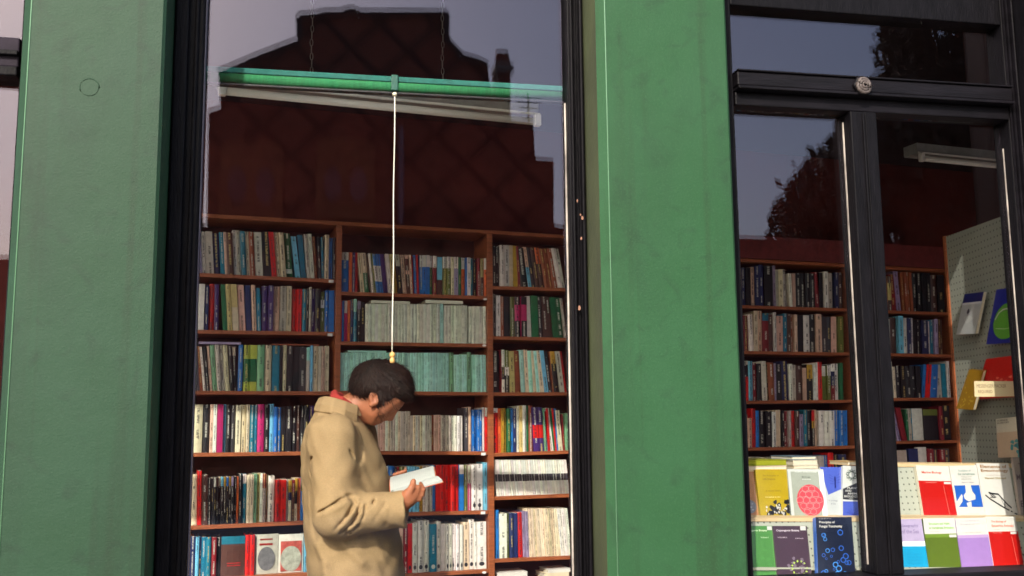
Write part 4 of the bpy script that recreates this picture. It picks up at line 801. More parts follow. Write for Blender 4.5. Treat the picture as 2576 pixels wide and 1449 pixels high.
c.rect(0,0,1,.22,(.01,.015,.14),1).rect(0,.22,1,.27,(.6,.6,.65),1).multi([blob(.4,.45,.12,8,.6)],(.03,.02,.04),2).multi([blob(.5,.62,.3,9,.4)],(.5,.51,.5),1)
c=hung((745,402),(930,380),(930,735),(680,752),(.012,.02,.26),'navy book with a green globe and white arc on the side panel',.045)
c.disc(.46,.6,.36,.33,(.10,.32,.03),1,36).text('ANIMAL',.42,.02,.9,.08,Wt).text('BIOLOGY',.42,.09,.9,.15,Wt).line([(.14,.55),(.22,.44),(.34,.38),(.46,.37),(.56,.42)],.022,Wt,2,'white_arc').line([(.2,.72),(.45,.74),(.7,.72)],.012,(.4,.6,.3),2,'green_line')
c=hung((680,846),(930,815),(930,1085),(604,1104),(.55,.01,.004),'bright red book behind the cream vacancy card',.03)
c.multi([blob(.4+.1*k,.5+.05*(k%3),.05,6,.8) for k in range(5)],(.85,.18,.12),2)
c=hung((570,912),(662,918),(594,1172),(487,1164),(.32,.17,.01),'mustard book low on the side panel, left of the card',.05)
c.multi([blob(random.uniform(.1,.9),random.uniform(.45,.95),.05,5,.6) for _ in range(18)],(.55,.36,.05),2)
c=hung((742,1230),(960,1205),(980,1470),(757,1478),(.6,.57,.48),'white book with teal leaves at the foot of the side panel',.03)
c.text('SCIENCE',.04,.03,.36,.075,(.1,.1,.1)).text('IN HISTORY',.04,.095,.4,.14,(.1,.1,.1)).rect(0,.36,1,1,(.52,.40,.30),1).multi([blob(random.uniform(.4,.95),random.uniform(.42,.98),.07,6,.8) for _ in range(26)],(.03,.25,.3),2)
# vacancy card faces the street
TS=(dep(2500,980,4.05),Vector((0,1,0)))
sq=[onp(Z3,*p,TS) for p in ((603,988),(872,988),(875,1086),(606,1088))]
cs_=thing('notice_card','cream handwritten vacancy card propped before the red book','card',(sq[2]+sq[3])/2)
slab('card',sq,Vector((0,1,0)),.0012,mat('cream_card',(.6,.5,.3),.8),cs_)
def ctext(s,u0,v0,u1,v1):
    vs,fs=text_mesh(s,False)
    f=lambda x,y:(lambda u,v:(sq[0]+(sq[1]-sq[0])*u)+((sq[3]+(sq[2]-sq[3])*u)-(sq[0]+(sq[1]-sq[0])*u))*v-Vector((0,.0006,0)))(u0+(u1-u0)*x,v1+(v0-v1)*y)
    MB().add([f(x,y) for x,y in vs],fs).build('writing',mat('brown_ink',(.16,.08,.05),.7),cs_)
ctext('MESSENGER/PACKER',.05,.20,.75,.42); ctext('REQUIRED',.08,.58,.42,.80)
# ---------------------------------------------------------------- the other side of the street (seen only as reflections)
YS=-16.5
def R2(px,py): p=refl(px,py,YS); return (p.x,p.z)
def brick_mat():
    m=bpy.data.materials.new('red_diaper_brick'); m.use_nodes=True; nt=m.node_tree; b=nt.nodes['Principled BSDF']; N=nt.nodes.new; L=nt.links.new; b.inputs['Roughness'].default_value=.9
    tc=N('ShaderNodeTexCoord'); s=N('ShaderNodeSeparateXYZ'); L(tc.outputs['Object'],s.inputs[0]); cb=N('ShaderNodeCombineXYZ'); L(s.outputs[0],cb.inputs[0]); L(s.outputs[2],cb.inputs[1])
    br=N('ShaderNodeTexBrick'); br.inputs['Scale'].default_value=4.4; br.inputs['Color1'].default_value=(.36,.062,.03,1); br.inputs['Color2'].default_value=(.26,.045,.025,1); br.inputs['Mortar'].default_value=(.2,.11,.08,1); L(cb.outputs[0],br.inputs['Vector'])
    def M(op,x,y=0):
        n=N('ShaderNodeMath'); n.operation=op
        for i,q in enumerate((x,y)):
            if isinstance(q,(int,float)): n.inputs[i].default_value=q
            else: L(q,n.inputs[i])
        return n.outputs[0]
    k=.85
    d1=M('ABSOLUTE',M('SUBTRACT',M('FRACT',M('MULTIPLY',M('ADD',s.outputs[0],s.outputs[2]),k)),.5)); d2=M('ABSOLUTE',M('SUBTRACT',M('FRACT',M('MULTIPLY',M('SUBTRACT',s.outputs[0],s.outputs[2]),k)),.5))
    f=M('LESS_THAN',M('MINIMUM',d1,d2),.09)
    x=N('ShaderNodeMix'); x.data_type='RGBA'; L(M('MULTIPLY',f,.85),x.inputs['Factor']); L(br.outputs['Color'],x.inputs['A']); x.inputs['B'].default_value=(.03,.01,.01,1); L(x.outputs['Result'],b.inputs['Base Color']); return m
brick=brick_mat()
out=[(440,1020),(440,560),(517,560),(522,272),(552,262),(548,186),(650,142),(752,103),(750,42),(800,38),(812,33),(860,33),(872,26),(892,26),(900,34),(1122,34),(1120,98),(1138,118),(1160,142),(1200,152),(1226,166),(1234,232),(1252,238),(1252,170),(1283,170),(1283,292),(1340,298),(1345,392),(1392,396),(1392,560),(1460,575),(1460,1020)]
gb=thing('brick_building','dark gabled brick building reflected in the tall shop window','building',(R2(950,600)[0],YS-2,0))
pts=[R2(*p) for p in out]; pts[0]=(pts[0][0],0); pts[-1]=(pts[-1][0],0)
MB().prism(pts,YS-4,YS).build('wall',brick,gb)
cp=mat('coping_stone',(.3,.27,.24),.8,noise=.2)
m=MB()
for i in range(5,20):
    a,b=Vector((pts[i][0],YS,pts[i][1])),Vector((pts[i+1][0],YS,pts[i+1][1])); m.tube([a+Vector((0,.06,.04)),b+Vector((0,.06,.04))],.07,6)
m.build('coping',mat('dark_coping',(.06,.05,.05),.8),gb)
a=R2(1252,172);b=R2(1283,150); MB().box((a[0]-.06,YS-.5,a[1]+.01),(b[0]+.06,YS+.06,a[1]+.16)).build('chimney_cap',cp,gb)
for f in (.25,.7):
    x=a[0]+(b[0]-a[0])*f; MB().tube([(x,YS-.2,a[1]+.17),(x,YS-.2,a[1]+.5)],[.11,.08],10).build('chimney_pot',brick,gb,smooth=True)
x=R2(1006,400)[0]; MB().tube([(x,YS+.12,R2(1006,562)[1]),(x,YS+.12,R2(1006,320)[1])],.06,8).build('downpipe',mat('painted_downpipe',(.22,.17,.22),.6),gb)
for (xa,ya,xb,yb) in ((548,352,712,548),(792,345,942,548)):
    p=R2(xa,yb); q=R2(xb,ya); w_=q[0]-p[0]
    arch=[(p[0],p[1]),(q[0],p[1])]+[(p[0]+w_*(.5+.5*math.cos(t)),q[1]-w_*.16+w_*.16*math.sin(t)) for t in [k*math.pi/10 for k in range(11)]]
    wn=MB().prism(arch,YS+.005,YS+.06).build('blind_window',mat('ochre_brick_panel',(.42,.13,.05),.9,noise=.4,nscale=2.5,col2=(.22,.05,.03)),gb)
    for k in range(2):
        cx_=p[0]+w_*(.28+.44*k); MB().prism([(cx_+w_*.15*math.cos(t),p[1]+(q[1]-p[1])*.42+w_*.3*math.sin(t)) for t in [j*math.pi/9 for j in range(18)]],YS+.061,YS+.09).build('stone_panel',mat('lilac_stone',(.3,.13,.13),.9,noise=.5,nscale=4),wn)
# tv aerial
x,z=R2(1336,300); _,zt2_=R2(1336,222); ae=thing('tv_aerial','spindly television aerial on the brick building, reflected beside the chimney','aerial',(x,YS-.3,z-.3))
m=MB(); m.tube([(x,YS-.3,z-.4),(x,YS-.3,zt2_)],.02,6); m.build('mast',black,ae)
m=MB()
for k in range(5): m.tube([(x-.28+.04*k,YS-.3,zt2_-.12*k-.1),(x+.28-.04*k,YS-.3,zt2_-.12*k-.1)],.012,5)
m.build('rod',black,ae)
# lower terrace beyond, its roofline just above the book shelves
def terrace(name,label,x0,x1,top,steps,Y,colr,dp=6):
    t=thing(name,label,'building',((x0+x1)/2,Y-3,0)); pl=[(x0,0)]
    n=len(steps)
    for i,s in enumerate(steps): pl+=[(x0+(x1-x0)*i/n,top+s),(x0+(x1-x0)*(i+1)/n,top+s)]
    pl+=[(x1,0)]
    MB().prism(pl,Y-dp,Y).build('wall',mat(colr[0],colr[1],.9,noise=.4,nscale=1.5),t); return t
zr=R2(1990,594)[1]
xa=R2(1470,594)[0]; xb=R2(2900,594)[0]
terrace('terrace_building','low dark terrace reflected under the tree in the display window',xa+.02,xb+6,zr,[0,.06,0,.1,0,0,.05,0],YS-.3,('dark_red_brick',(.10,.02,.018)))
xd=R2(2300,300)[0]
tb=terrace('tall_building','tall dark building behind the tree, reflected top right in the display window',R2(2460,300)[0],xb+8,R2(2400,120)[1],[0,0],YS-1.2,('soot_brick',(.03,.015,.014)),1.5)
xe=R2(250,600)[0]
terrace('terrace_building','low dark terrace reflected left of the gabled building',xe-9,R2(436,600)[0],R2(300,640)[1],[0,.2,0,.1],YS-.3,('dark_red_brick',(.10,.02,.018)))
# big tree whose crown is reflected in the display window
leafm=mat('dark_spring_leaf',(.05,.04,.018),.7,noise=.4,nscale=3); barkm=mat('tree_bark',(.05,.035,.025),.9,noise=.4,bump=.5)
poly=[(1950,600),(1950,540),(1975,505),(1998,455),(2035,412),(2065,382),(2105,362),(2140,332),(2190,260),(2226,190),(2222,120),(2236,50),(2270,-30),(2420,-120),(2620,-60),(2700,200),(2700,620)]
def inside(x,y,P):
    c=False
    for i in range(len(P)):
        (x1,y1),(x2,y2)=P[i],P[i-1]
        if (y1>y)!=(y2>y) and x<(x2-x1)*(y-y1)/(y2-y1)+x1: c=not c
    return c
tx=refl(2420,700,YS+1.5); tr=thing('street_tree','big bushy tree across the street, reflected in the display window','tree',(tx.x,YS+1.5,0))
cc=refl(2420,330,YS+1.5)
m=MB(); m.tube([(tx.x,YS+1.5,0),(tx.x+.05,YS+1.5,1.5),(tx.x-.1,YS+1.5,3.4),(cc.x,YS+1.5,cc.z-.5)],[.32,.26,.2,.09],10)
m.build('trunk',barkm,tr,smooth=True)
m=MB()
for k in range(16):
    while True:
        px,py=random.uniform(1920,2690),random.uniform(-60,600)
        if inside(px,py,poly): break
    e=refl(px,py,YS+1.5+random.uniform(-.8,.8)); s0=Vector((tx.x,YS+1.5,random.uniform(2.2,4.5))); mid=(s0+e)/2+Vector((0,0,.4)); m.tube([s0,mid,e],[.09,.05,.015],6)
m.build('limb',barkm,tr,smooth=True)
m=MB(); cnt_=0
while cnt_<3000:
    px,py=random.uniform(1905,2700),random.uniform(-120,620)
    if not inside(px,py,poly): continue
    hole=inside(px,py,[(2335,60),(2385,62),(2378,110),(2342,160)])
    if hole: continue
    c0=refl(px,py,YS+1.5+random.uniform(-1.3,1.3)); cnt_+=1
    for j in range(13):
        p=c0+Vector((random.gauss(0,.11),random.gauss(0,.16),random.gauss(0,.11))); a=Vector((random.gauss(0,1),random.gauss(0,1),random.gauss(0,1))).normalized(); b_=a.orthogonal().normalized(); L_=random.uniform(.07,.14)
        m.add([p-a*L_,p+b_*L_*.45,p+a*L_,p-b_*L_*.45],[(0,1,2,3)])
m.build('crown',leafm,tr)
# ---------------------------------------------------------------- the reading man: one implicit surface for the body, another for the coat
ZM=(1050,1300,1.685); DM=3.66
FH=RW@Vector((0,0,-1)); FH.z=0; FH.normalize(); RH=Vector((FH.y,-FH.x,0))
mq=zc(ZM,480,447)
org=hit(mq[0],mq[1],CAM+FH*DM,FH); MO=Vector((org.x,org.y,.1))   # feet level below him
def lc(x,y,d=0.0):      # man zoom px, depth (m, + away) -> local
    q=zc(ZM,x,y); p=hit(q[0],q[1],CAM+FH*DM,FH); v=p-MO
    return np.array((v.dot(RH),d,v.z),np.float32)
PXM=abs(lc(1000,447)[0]-lc(0,447)[0])/1000     # metres per zoom px
class SDF:
    def __init__(s,lo,hi,h):
        s.lo=np.array(lo,np.float32); s.h=h; s.n=[int(math.ceil((hi[i]-lo[i])/h))+1 for i in range(3)]
        s.ax=[s.lo[i]+h*np.arange(s.n[i],dtype=np.float32) for i in range(3)]
        s.d=np.full(s.n,.2,np.float32)
    def sub(s,lo,hi):
        sl=[];
        for i in range(3):
            a=max(0,int((lo[i]-s.lo[i])/s.h)-1); b=min(s.n[i],int((hi[i]-s.lo[i])/s.h)+2)
            if b<=a: return None
            sl.append(slice(a,b))
        G=np.meshgrid(*[s.ax[i][sl[i]] for i in range(3)],indexing='ij',sparse=True)
        return tuple(sl),G
    def comb(s,sl,q,k,mode='add'):
        a=s.d[sl]
        if mode=='add':
            h=np.maximum(k-np.abs(a-q),0)/k; s.d[sl]=np.minimum(a,q)-h*h*k*.25
        elif mode=='cut':
            q=-q; h=np.maximum(k-np.abs(a-q),0)/k; s.d[sl]=np.maximum(a,q)+h*h*k*.25
        elif mode=='and':
            h=np.maximum(k-np.abs(a-q),0)/k; s.d[sl]=np.maximum(a,q)+h*h*k*.25
    def ell(s,c,r,k=.02,mode='add',R=None,m=.05):
        c=np.array(c);r=np.array(r); e=max(r)+m
        g=s.sub(c-e,c+e)
        if g is None: return
        sl,(X,Y,Z)=g; P=[X-c[0],Y-c[1],Z-c[2]]
        if R is not None: P=[R[i][0]*P[0]+R[i][1]*P[1]+R[i][2]*P[2] for i in range(3)]
        k0=np.sqrt((P[0]/r[0])**2+(P[1]/r[1])**2+(P[2]/r[2])**2)+1e-6; k1=np.sqrt((P[0]/r[0]**2)**2+(P[1]/r[1]**2)**2+(P[2]/r[2]**2)**2)+1e-6
        s.comb(sl,k0*(k0-1)/k1,k,mode)
    def cap(s,a,b,r0,r1,k=.02,mode='add',m=.05,fl=None):
        a=np.array(a);b=np.array(b); e=max(r0,r1)+m
        g=s.sub(np.minimum(a,b)-e,np.maximum(a,b)+e)
        if g is None: return
        sl,(X,Y,Z)=g; ba=b-a; L=float((ba**2).sum())+1e-9
        t=np.clip(((X-a[0])*ba[0]+(Y-a[1])*ba[1]+(Z-a[2])*ba[2])/L,0,1)
        dx,dy,dz=X-a[0]-t*ba[0],Y-a[1]-t*ba[1],Z-a[2]-t*ba[2]
        if fl: dx,dy,dz=dx/fl[0],dy/fl[1],dz/fl[2]
        q=np.sqrt(dx*dx+dy*dy+dz*dz)-(r0+(r1-r0)*t)
        s.comb(sl,q,k,mode)
    def crease(s,pts,w,depth):
        for a,b in zip(pts,pts[1:]):
            a=np.array(a);b=np.array(b); g=s.sub(np.minimum(a,b)-w*3,np.maximum(a,b)+w*3)
            if g is None: continue
            sl,(X,Y,Z)=g; ba=b-a; L=float((ba**2).sum())+1e-9
            t=np.clip(((X-a[0])*ba[0]+(Y-a[1])*ba[1]+(Z-a[2])*ba[2])/L,0,1)
            q=((X-a[0]-t*ba[0])**2+(Z-a[2]-t*ba[2])**2+.15*(Y-a[1]-t*ba[1])**2)/(w*w)
            s.d[sl]+=depth*np.exp(-q)*np.sqrt(np.clip(4*t*(1-t)+.25,0,1))
    def mesh(s):
        d=s.d; n=d.shape; ins=d<0
        V=np.zeros(tuple(np.array(n)-1)+(3,),np.float32); C=np.zeros(tuple(np.array(n)-1),np.float32)
        I=[slice(0,-1),slice(1,None)]
        def c(i,j,k): return d[I[i],I[j],I[k]]
        for ax in range(3):
            for o1 in (0,1):
                for o2 in (0,1):
                    i0=[0,0,0]; i1=[0,0,0]; oth=[a for a in range(3) if a!=ax]; i0[oth[0]]=i1[oth[0]]=o1; i0[oth[1]]=i1[oth[1]]=o2; i1[ax]=1
                    a,b=c(*i0),c(*i1); m=(a<0)!=(b<0); t=np.where(m,a/(a-b+1e-12),0)
                    for q in range(3):
                        V[...,q]+=np.where(m,(i0[q]+(t if q==ax else 0)),0)
                    C+=m
        act=C>0; idx=-np.ones(act.shape,np.int64); idx[act]=np.arange(act.sum())
        g=np.argwhere(act).astype(np.float32); P=(g+V[act]/C[act][:,None])*s.h+s.lo
        F=[]
        for ax in range(3):
            oth=[a for a in range(3) if a!=ax]
            sl0=[slice(1,-1)]*3; sl1=[slice(1,-1)]*3; sl0[ax]=slice(0,-1); sl1[ax]=slice(1,None)
            a,b=ins[tuple(sl0)],ins[tuple(sl1)]
            for flip,mk in ((0,a&~b),(1,~a&b)):
                e=np.argwhere(mk)
                if not len(e): continue
                e=e+1; e[:,ax]-=1
                def at(o1,o2):
                    f=e.copy(); f[:,oth[0]]-=o1; f[:,oth[1]]-=o2; return idx[f[:,0],f[:,1],f[:,2]]
                q=np.stack([at(0,0),at(1,0),at(1,1),at(0,1)],1)
                if (flip==0)==(ax!=1): q=q[:,::-1]
                F.append(q)
        F=np.concatenate(F)[:,::-1]; F=F[(F>=0).all(1)]
        return P,F
    def build(s,name,m,parent=None,smooth=2,keep=True):
        P,F=s.mesh(); me=bpy.data.meshes.new(name); me.from_pydata(P.tolist(),[],F.tolist()); me.materials.append(m)
        me.polygons.foreach_set('use_smooth',[True]*len(F))
        bm=bmesh.new(); bm.from_mesh(me)
        if keep:   # keep the largest shell only
            seen=set(); best=[]
            for v in bm.verts:
                if v in seen: continue
                st=[v]; seen.add(v); comp=[]
                while st:
                    q=st.pop(); comp.append(q)
                    for e in q.link_edges:
                        o_=e.other_vert(q)
                        if o_ not in seen: seen.add(o_); st.append(o_)
                if len(comp)>len(best): best=comp
            bs=set(best); bmesh.ops.delete(bm,geom=[v for v in bm.verts if v not in bs],context='VERTS')
        for _ in range(smooth): bmesh.ops.smooth_vert(bm,verts=bm.verts,factor=.5,use_axis_x=True,use_axis_y=True,use_axis_z=True)
        bmesh.ops.recalc_face_normals(bm,faces=bm.faces); bm.to_mesh(me); bm.free()
        o=bpy.data.objects.new(name,me); COL.objects.link(o)
        if parent is not None: o.parent=parent
        return o
R_=math.atan2(RH.y,RH.x)
man=bpy.data.objects.new('person',None); COL.objects.link(man); man.location=MO; man.rotation_euler=(0,0,R_)
tag(man,'man in a tan raincoat with dark hair reading an open book behind the glass','person')
px=PXM
def lo_hi(a,b,d0,d1):
    A,B=lc(*a),lc(*b); return (min(A[0],B[0]),d0,min(A[2],B[2])),(max(A[0],B[0]),d1,max(A[2],B[2]))
# ---- body
lo,hi=lo_hi((100,40),(980,1800),-.34,.34)
B=SDF((lo[0],-.33,.0),(hi[0],.33,hi[2]+.01),.0045)
def E(x,y,d,rx,ry,rz,**k): B.ell(lc(x,y,d),(rx*px,ry,rz*px),**k)
def rot(deg):  # in-plane rotation (x,z)
    a=math.radians(deg); c_,s_=math.cos(a),math.sin(a); return ((c_,0,s_),(0,1,0),(-s_,0,c_))
E(628,230,0,178,.078,148,R=rot(-18))                 # cranium
E(665,345,0,92,.066,92,k=.03)                        # face
E(735,325,0,46,.055,52,k=.03)                        # forehead
E(752,352,0,20,.050,14,k=.014)                       # brow
E(610,420,0,72,.058,62,k=.03)                        # jaw
E(585,470,0,34,.030,26,k=.02)                        # chin
B.cap(lc(742,372,0),lc(700,448,0),.0085,.0115,k=.012) # nose bridge
E(694,455,0,17,.0125,15,k=.008)                      # nose tip
E(678,450,-.011,12,.007,10,k=.006); E(678,450,.011,12,.007,10,k=.006)
E(655,457,0,20,.022,11,k=.008); E(632,474,0,15,.020,10,k=.007)   # lips
B.cap(lc(646,470,-.018),lc(646,470,.018),.002,.002,k=.004,mode='cut')
for s_ in (-1,1):
    E(700,378,s_*.030,18,.012,12,k=.014,mode='cut')  # eye socket
    E(700,380,s_*.028,12,.010,10,k=.006)             # closed, downcast eye
    E(660,400,s_*.048,30,.018,28,k=.03)              # cheek
    # ear: rim, hollow, lobe
    E(613,330,s_*.078,33,.014,48,k=.008,R=rot(12)); E(618,328,s_*.092,17,.012,30,k=.006,mode='cut',R=rot(12)); E(596,372,s_*.078,15,.010,15,k=.006)
B.cap(lc(545,345,0),lc(405,430,0),.056,.062,k=.03)   # neck
E(360,560,0,80,.12,70,k=.05)
B.cap(lc(370,600,-.10),lc(370,600,.10),.065,.065,k=.06)
for y,cx_,rx,ry in ((760,390,150,.14),(880,410,190,.15),(1050,430,200,.145),(1250,450,200,.15),(1450,460,195,.155)): E(cx_,y,0,rx,ry,150,k=.08)
# legs, feet
for s_,fx_ in ((-1,20),(1,-30)):
    hp=lc(450,1480,s_*.08); kn=lc(460+fx_,2300,s_*.09); an=lc(440+fx_,2960,s_*.09); kn[2]=.52; an[2]=.09
    B.cap(hp,kn,.085,.058,k=.05); B.cap(kn,an,.058,.042,k=.03)
    t=an.copy(); t[0]+=.17; t[2]=.035; h_=an.copy(); h_[0]-=.04; h_[2]=.04; B.cap(h_,t,.038,.032,k=.03)
# near arm inside the sleeve
sh=lc(405,610,-.17); el=lc(440,1030,-.235); wr=lc(815,955,-.195)
B.cap(sh,el,.052,.042,k=.04); B.cap(el,wr,.040,.027,k=.03)
sh2=lc(430,610,.17); el2=lc(520,1000,.22); wr2=lc(700,900,.10)
B.cap(sh2,el2,.052,.042,k=.04); B.cap(el2,wr2,.040,.027,k=.03)
# near hand: palm wraps the spine of the book, thumb lies on the page
hc=lc(868,905,-.205)
B.ell(lc(862,918,-.205),(.025,.017,.034),k=.016,R=rot(-35)); B.cap(wr,lc(850,930,-.208),.026,.026,k=.02)
# four fingers run under the book, away from the viewer, unequal and bent
for i,(x0,y0,x1,y1,x2,y2,dd,r) in enumerate(((905,868,925,862,915,848,.012,.0088),(902,890,935,884,930,862,.004,.0092),(893,915,930,912,935,888,.002,.0088),(878,940,912,940,922,915,-.002,.0078))):
    a,b,c_=lc(x0,y0,-.212+.002*i),lc(x1,y1,-.203+dd),lc(x2,y2,-.178+dd)
    B.cap(lc(870,918,-.208),a,.011,r+.001,k=.006); B.cap(a,b,r,r*.95,k=.004); B.cap(b,c_,r*.95,r*.8,k=.004)
th0,th1,th2=lc(848,905,-.224),lc(872,868,-.226),lc(878,836,-.212)
B.cap(th0,th1,.0135,.0115,k=.010); B.cap(th1,th2,.0112,.0098,k=.004); B.ell(lc(881,830,-.213),(.009,.009,.010),k=.004)
# far hand holding the far page edge
B.ell(lc(700,890,.085),(.03,.018,.04),k=.015)
for i in range(4):
    a=lc(705+22*i,850-6*i,.07); b=lc(712+24*i,812-8*i,.045); B.cap(lc(705,885,.08),a,.010,.009,k=.006); B.cap(a,b,.0088,.0075,k=.004)
def skin_mat():
    m=mat('warm_skin',(.36,.125,.058),.55,noise=.18,nscale=30,bump=.15,bscale=200); m.node_tree.nodes['Principled BSDF'].inputs['Subsurface Weight'].default_value=.12
    m.node_tree.nodes['Principled BSDF'].inputs['Subsurface Radius'].default_value=(.012,.004,.002); return m
B.build('body',skin_mat(),man,smooth=1)
# ---- hair
lo,hi=lo_hi((380,30),(900,470),-.13,.13); H=SDF((lo[0],-.12,lo[2]),(hi[0],.12,hi[2]),.0035)
def HE(x,y,d,rx,ry,rz,**k): H.ell(lc(x,y,d),(rx*px,ry,rz*px),**k)
HE(632,226,0,188,.087,144,R=rot(-14)); HE(735,238,0,92,.076,106,k=.04); HE(788,275,0,40,.058,66,k=.03); HE(522,265,0,78,.074,64,k=.03)
HE(600,255,0,100,.091,66,k=.03)
for s_ in (-1,1): H.cap(lc(650,300,s_*.070),lc(640,400,s_*.056),.013,.009,k=.012); H.cap(lc(690,330,s_*.06),lc(655,330,s_*.07),.014,.014,k=.02)
rl=random.Random(3)
for _ in range(70):
    a=rl.uniform(-.2,2.9); d_=rl.uniform(-.9,.9); cc_=math.sqrt(1-d_*d_)
    x=632+178*math.cos(a)*cc_; y=226-136*math.sin(a)*cc_; x2=x+rl.uniform(45,90); y2=y+(x2-600)*rl.uniform(.15,.34)-6
    q0=lc(x,y,d_*.084); q1=lc(min(x2,815),min(y2,330),d_*.080*(1-.1*rl.random()))
    H.cap(q0,q1,rl.uniform(.005,.010),rl.uniform(.002,.005),k=.004)
# face opening and nape line
HE(690,432,0,86,.30,84,k=.008,mode='cut'); HE(748,398,0,62,.30,56,k=.008,mode='cut'); HE(600,345,-.088,40,.03,50,k=.006,mode='cut'); HE(600,345,.088,40,.03,50,k=.006,mode='cut')
HE(470,395,0,90,.30,90,k=.008,mode='cut'); HE(565,410,0,60,.3,62,k=.008,mode='cut')
for s_ in (-1,1): H.cap(lc(650,325,s_*.068),lc(636,412,s_*.056),.013,.009,k=.012); H.cap(lc(742,352,s_*.018),lc(716,352,s_*.046),.0045,.0035,k=.004)
g=H.sub(H.lo,np.array([H.ax[i][-1] for i in range(3)])); sl,(X,Y,Z)=g
# locks: streaks that run forward from the crown
c0=lc(560,120,0); ang=np.arctan2(Z-c0[2],X-c0[0]); rad=np.sqrt((X-c0[0])**2+(Z-c0[2])**2)
H.d[sl]+=.0006*np.sin(Y*150+np.sin(rad*45)*1.6+ang*9)*np.cos(ang*23+Y*60)+.0004*np.sin(Y*320+ang*31+rad*60)
hairm=mat('dark_brown_hair',(.010,.0055,.0045),.7,noise=.7,nscale=60,stretch=(1,5,1),bump=.9,bscale=170,spec=.18)
H.build('hair',hairm,man,smooth=1,keep=False)
# loose strands that break up the outline
hm=bpy.data.objects['hair'].data; hv=[(v.co.copy(),v.normal.copy()) for v in hm.vertices]; cw=Vector([float(q) for q in lc(545,110,0)]); ms=MB()
for _ in range(5200):
    v,nn=random.choice(hv); f=(v-cw); f=(f-nn*f.dot(nn))
    if f.length<1e-4: continue
    f=f.normalized()+Vector((random.gauss(0,.18),random.gauss(0,.18),random.gauss(0,.18))); L_=random.uniform(.014,.045); lift=random.uniform(.0004,.0045)*(2.2 if random.random()<.12 else 1)
    sd_=f.cross(nn).normalized()*random.uniform(.0004,.0011); p0=v-nn*.001; p1=v+f*L_*.5+nn*lift; p2=v+f*L_+nn*(lift*.4-.004*random.random()*L_/.03)
    ms.add([MO+Matrix.Rotation(R_,3,'Z')@q for q in (p0-sd_,p0+sd_,p1+sd_,p1-sd_,p2)],[(0,1,2,3),(3,2,4)])
stm=mat('hair_strand',(.017,.009,.006),.6,spec=.2)
o=ms.build('hair_strands',stm); me_=o.data; me_.transform(Matrix.Rotation(-R_,4,'Z')@Matrix.Translation(-MO)); o.location=(0,0,0); o.parent=man
# ---- coat
lo,hi=lo_hi((90,300),(880,1900),-.42,.42)
C=SDF((lo[0],-.36,.62),(hi[0],.36,hi[2]),.0042)
# torso: stacked elliptical sections, read off the outline
sec=[(318,(285,345),.050),(345,(262,440),.085),(400,(232,500),.115),(450,(205,520),.145),(520,(172,560),.185),(600,(148,598),.200),(700,(143,648),.205),(850,(147,692),.200),(1000,(152,722),.200),(1150,(160,752),.205),(1300,(172,772),.215),(1450,(186,786),.225),(1700,(200,810),.235),(1950,(205,830),.245)]
zz=np.array([lc(300,y)[2] for y,_,_ in sec]); xl_=np.array([lc(a[0],y)[0] for y,a,_ in sec]); xr_=np.array([lc(a[1],y)[0] for y,a,_ in sec]); rd=np.array([r for _,_,r in sec])
o_=np.argsort(zz); Z1d=C.ax[2]; L1=np.interp(Z1d,zz[o_],xl_[o_]); R1=np.interp(Z1d,zz[o_],xr_[o_]); D1=np.interp(Z1d,zz[o_],rd[o_])
def sm(a,n=9): return np.convolve(np.pad(a,(n//2,n//2),'edge'),np.ones(n)/n,'valid')
L1,R1,D1=sm(L1),sm(R1),sm(D1)
X=C.ax[0][:,None,None]; Y=C.ax[1][None,:,None]; Z=Z1d[None,None,:]
cxx=((L1+R1)/2)[None,None,:]; rxx=((R1-L1)/2)[None,None,:]; ryy=D1[None,None,:]
k0=np.sqrt(((X-cxx)/rxx)**2+(Y/ryy)**2)+1e-6; q=(k0-1)*np.minimum(rxx,ryy)
q=np.maximum(q,Z-zz.max()+.0); C.d=np.minimum(C.d,q)
for s_,e_,w_,sx in ((lc(392,590,-.175),lc(428,1028,-.245),lc(792,1000,-.19),-1),(lc(420,590,.175),lc(520,1000,.24),lc(700,930,.13),1)):
    C.cap(s_,e_,.078,.071,k=.05); 
    C.cap(e_,w_,.072,.058,k=.03)
    C.ell(s_+np.array((0,0,.01)),(.075,.065,.07),k=.05)
# cuff cut square, hollow at the mouth
w_=lc(835,985,-.19); a_=lc(428,1028,-.245); dr=(w_-a_)/np.linalg.norm(w_-a_)
C.cap(lc(700,1010,-.19),lc(812,1000,-.19),.060,.0635,k=.012)
g=C.sub(w_-.16,w_+.16); sl,(X,Y,Z)=g
C.comb(sl,(X-w_[0])*1.0+(Z-w_[2])*.02+.0*(Y),.006,'and')
C.cap(lc(815,998,-.19),lc(870,990,-.19),.050,.056,k=.006,mode='cut')
# neck opening
C.cap(lc(420,290,0),lc(425,390,0),.078,.062,k=.008,mode='cut'); C.cap(lc(470,330,0),lc(490,375,0),.06,.04,k=.01,mode='cut')
C.crease([lc(240,412,-.12),lc(330,424,-.14),(lc(420,448,-.15)),lc(500,478,-.12)],.007,.010)
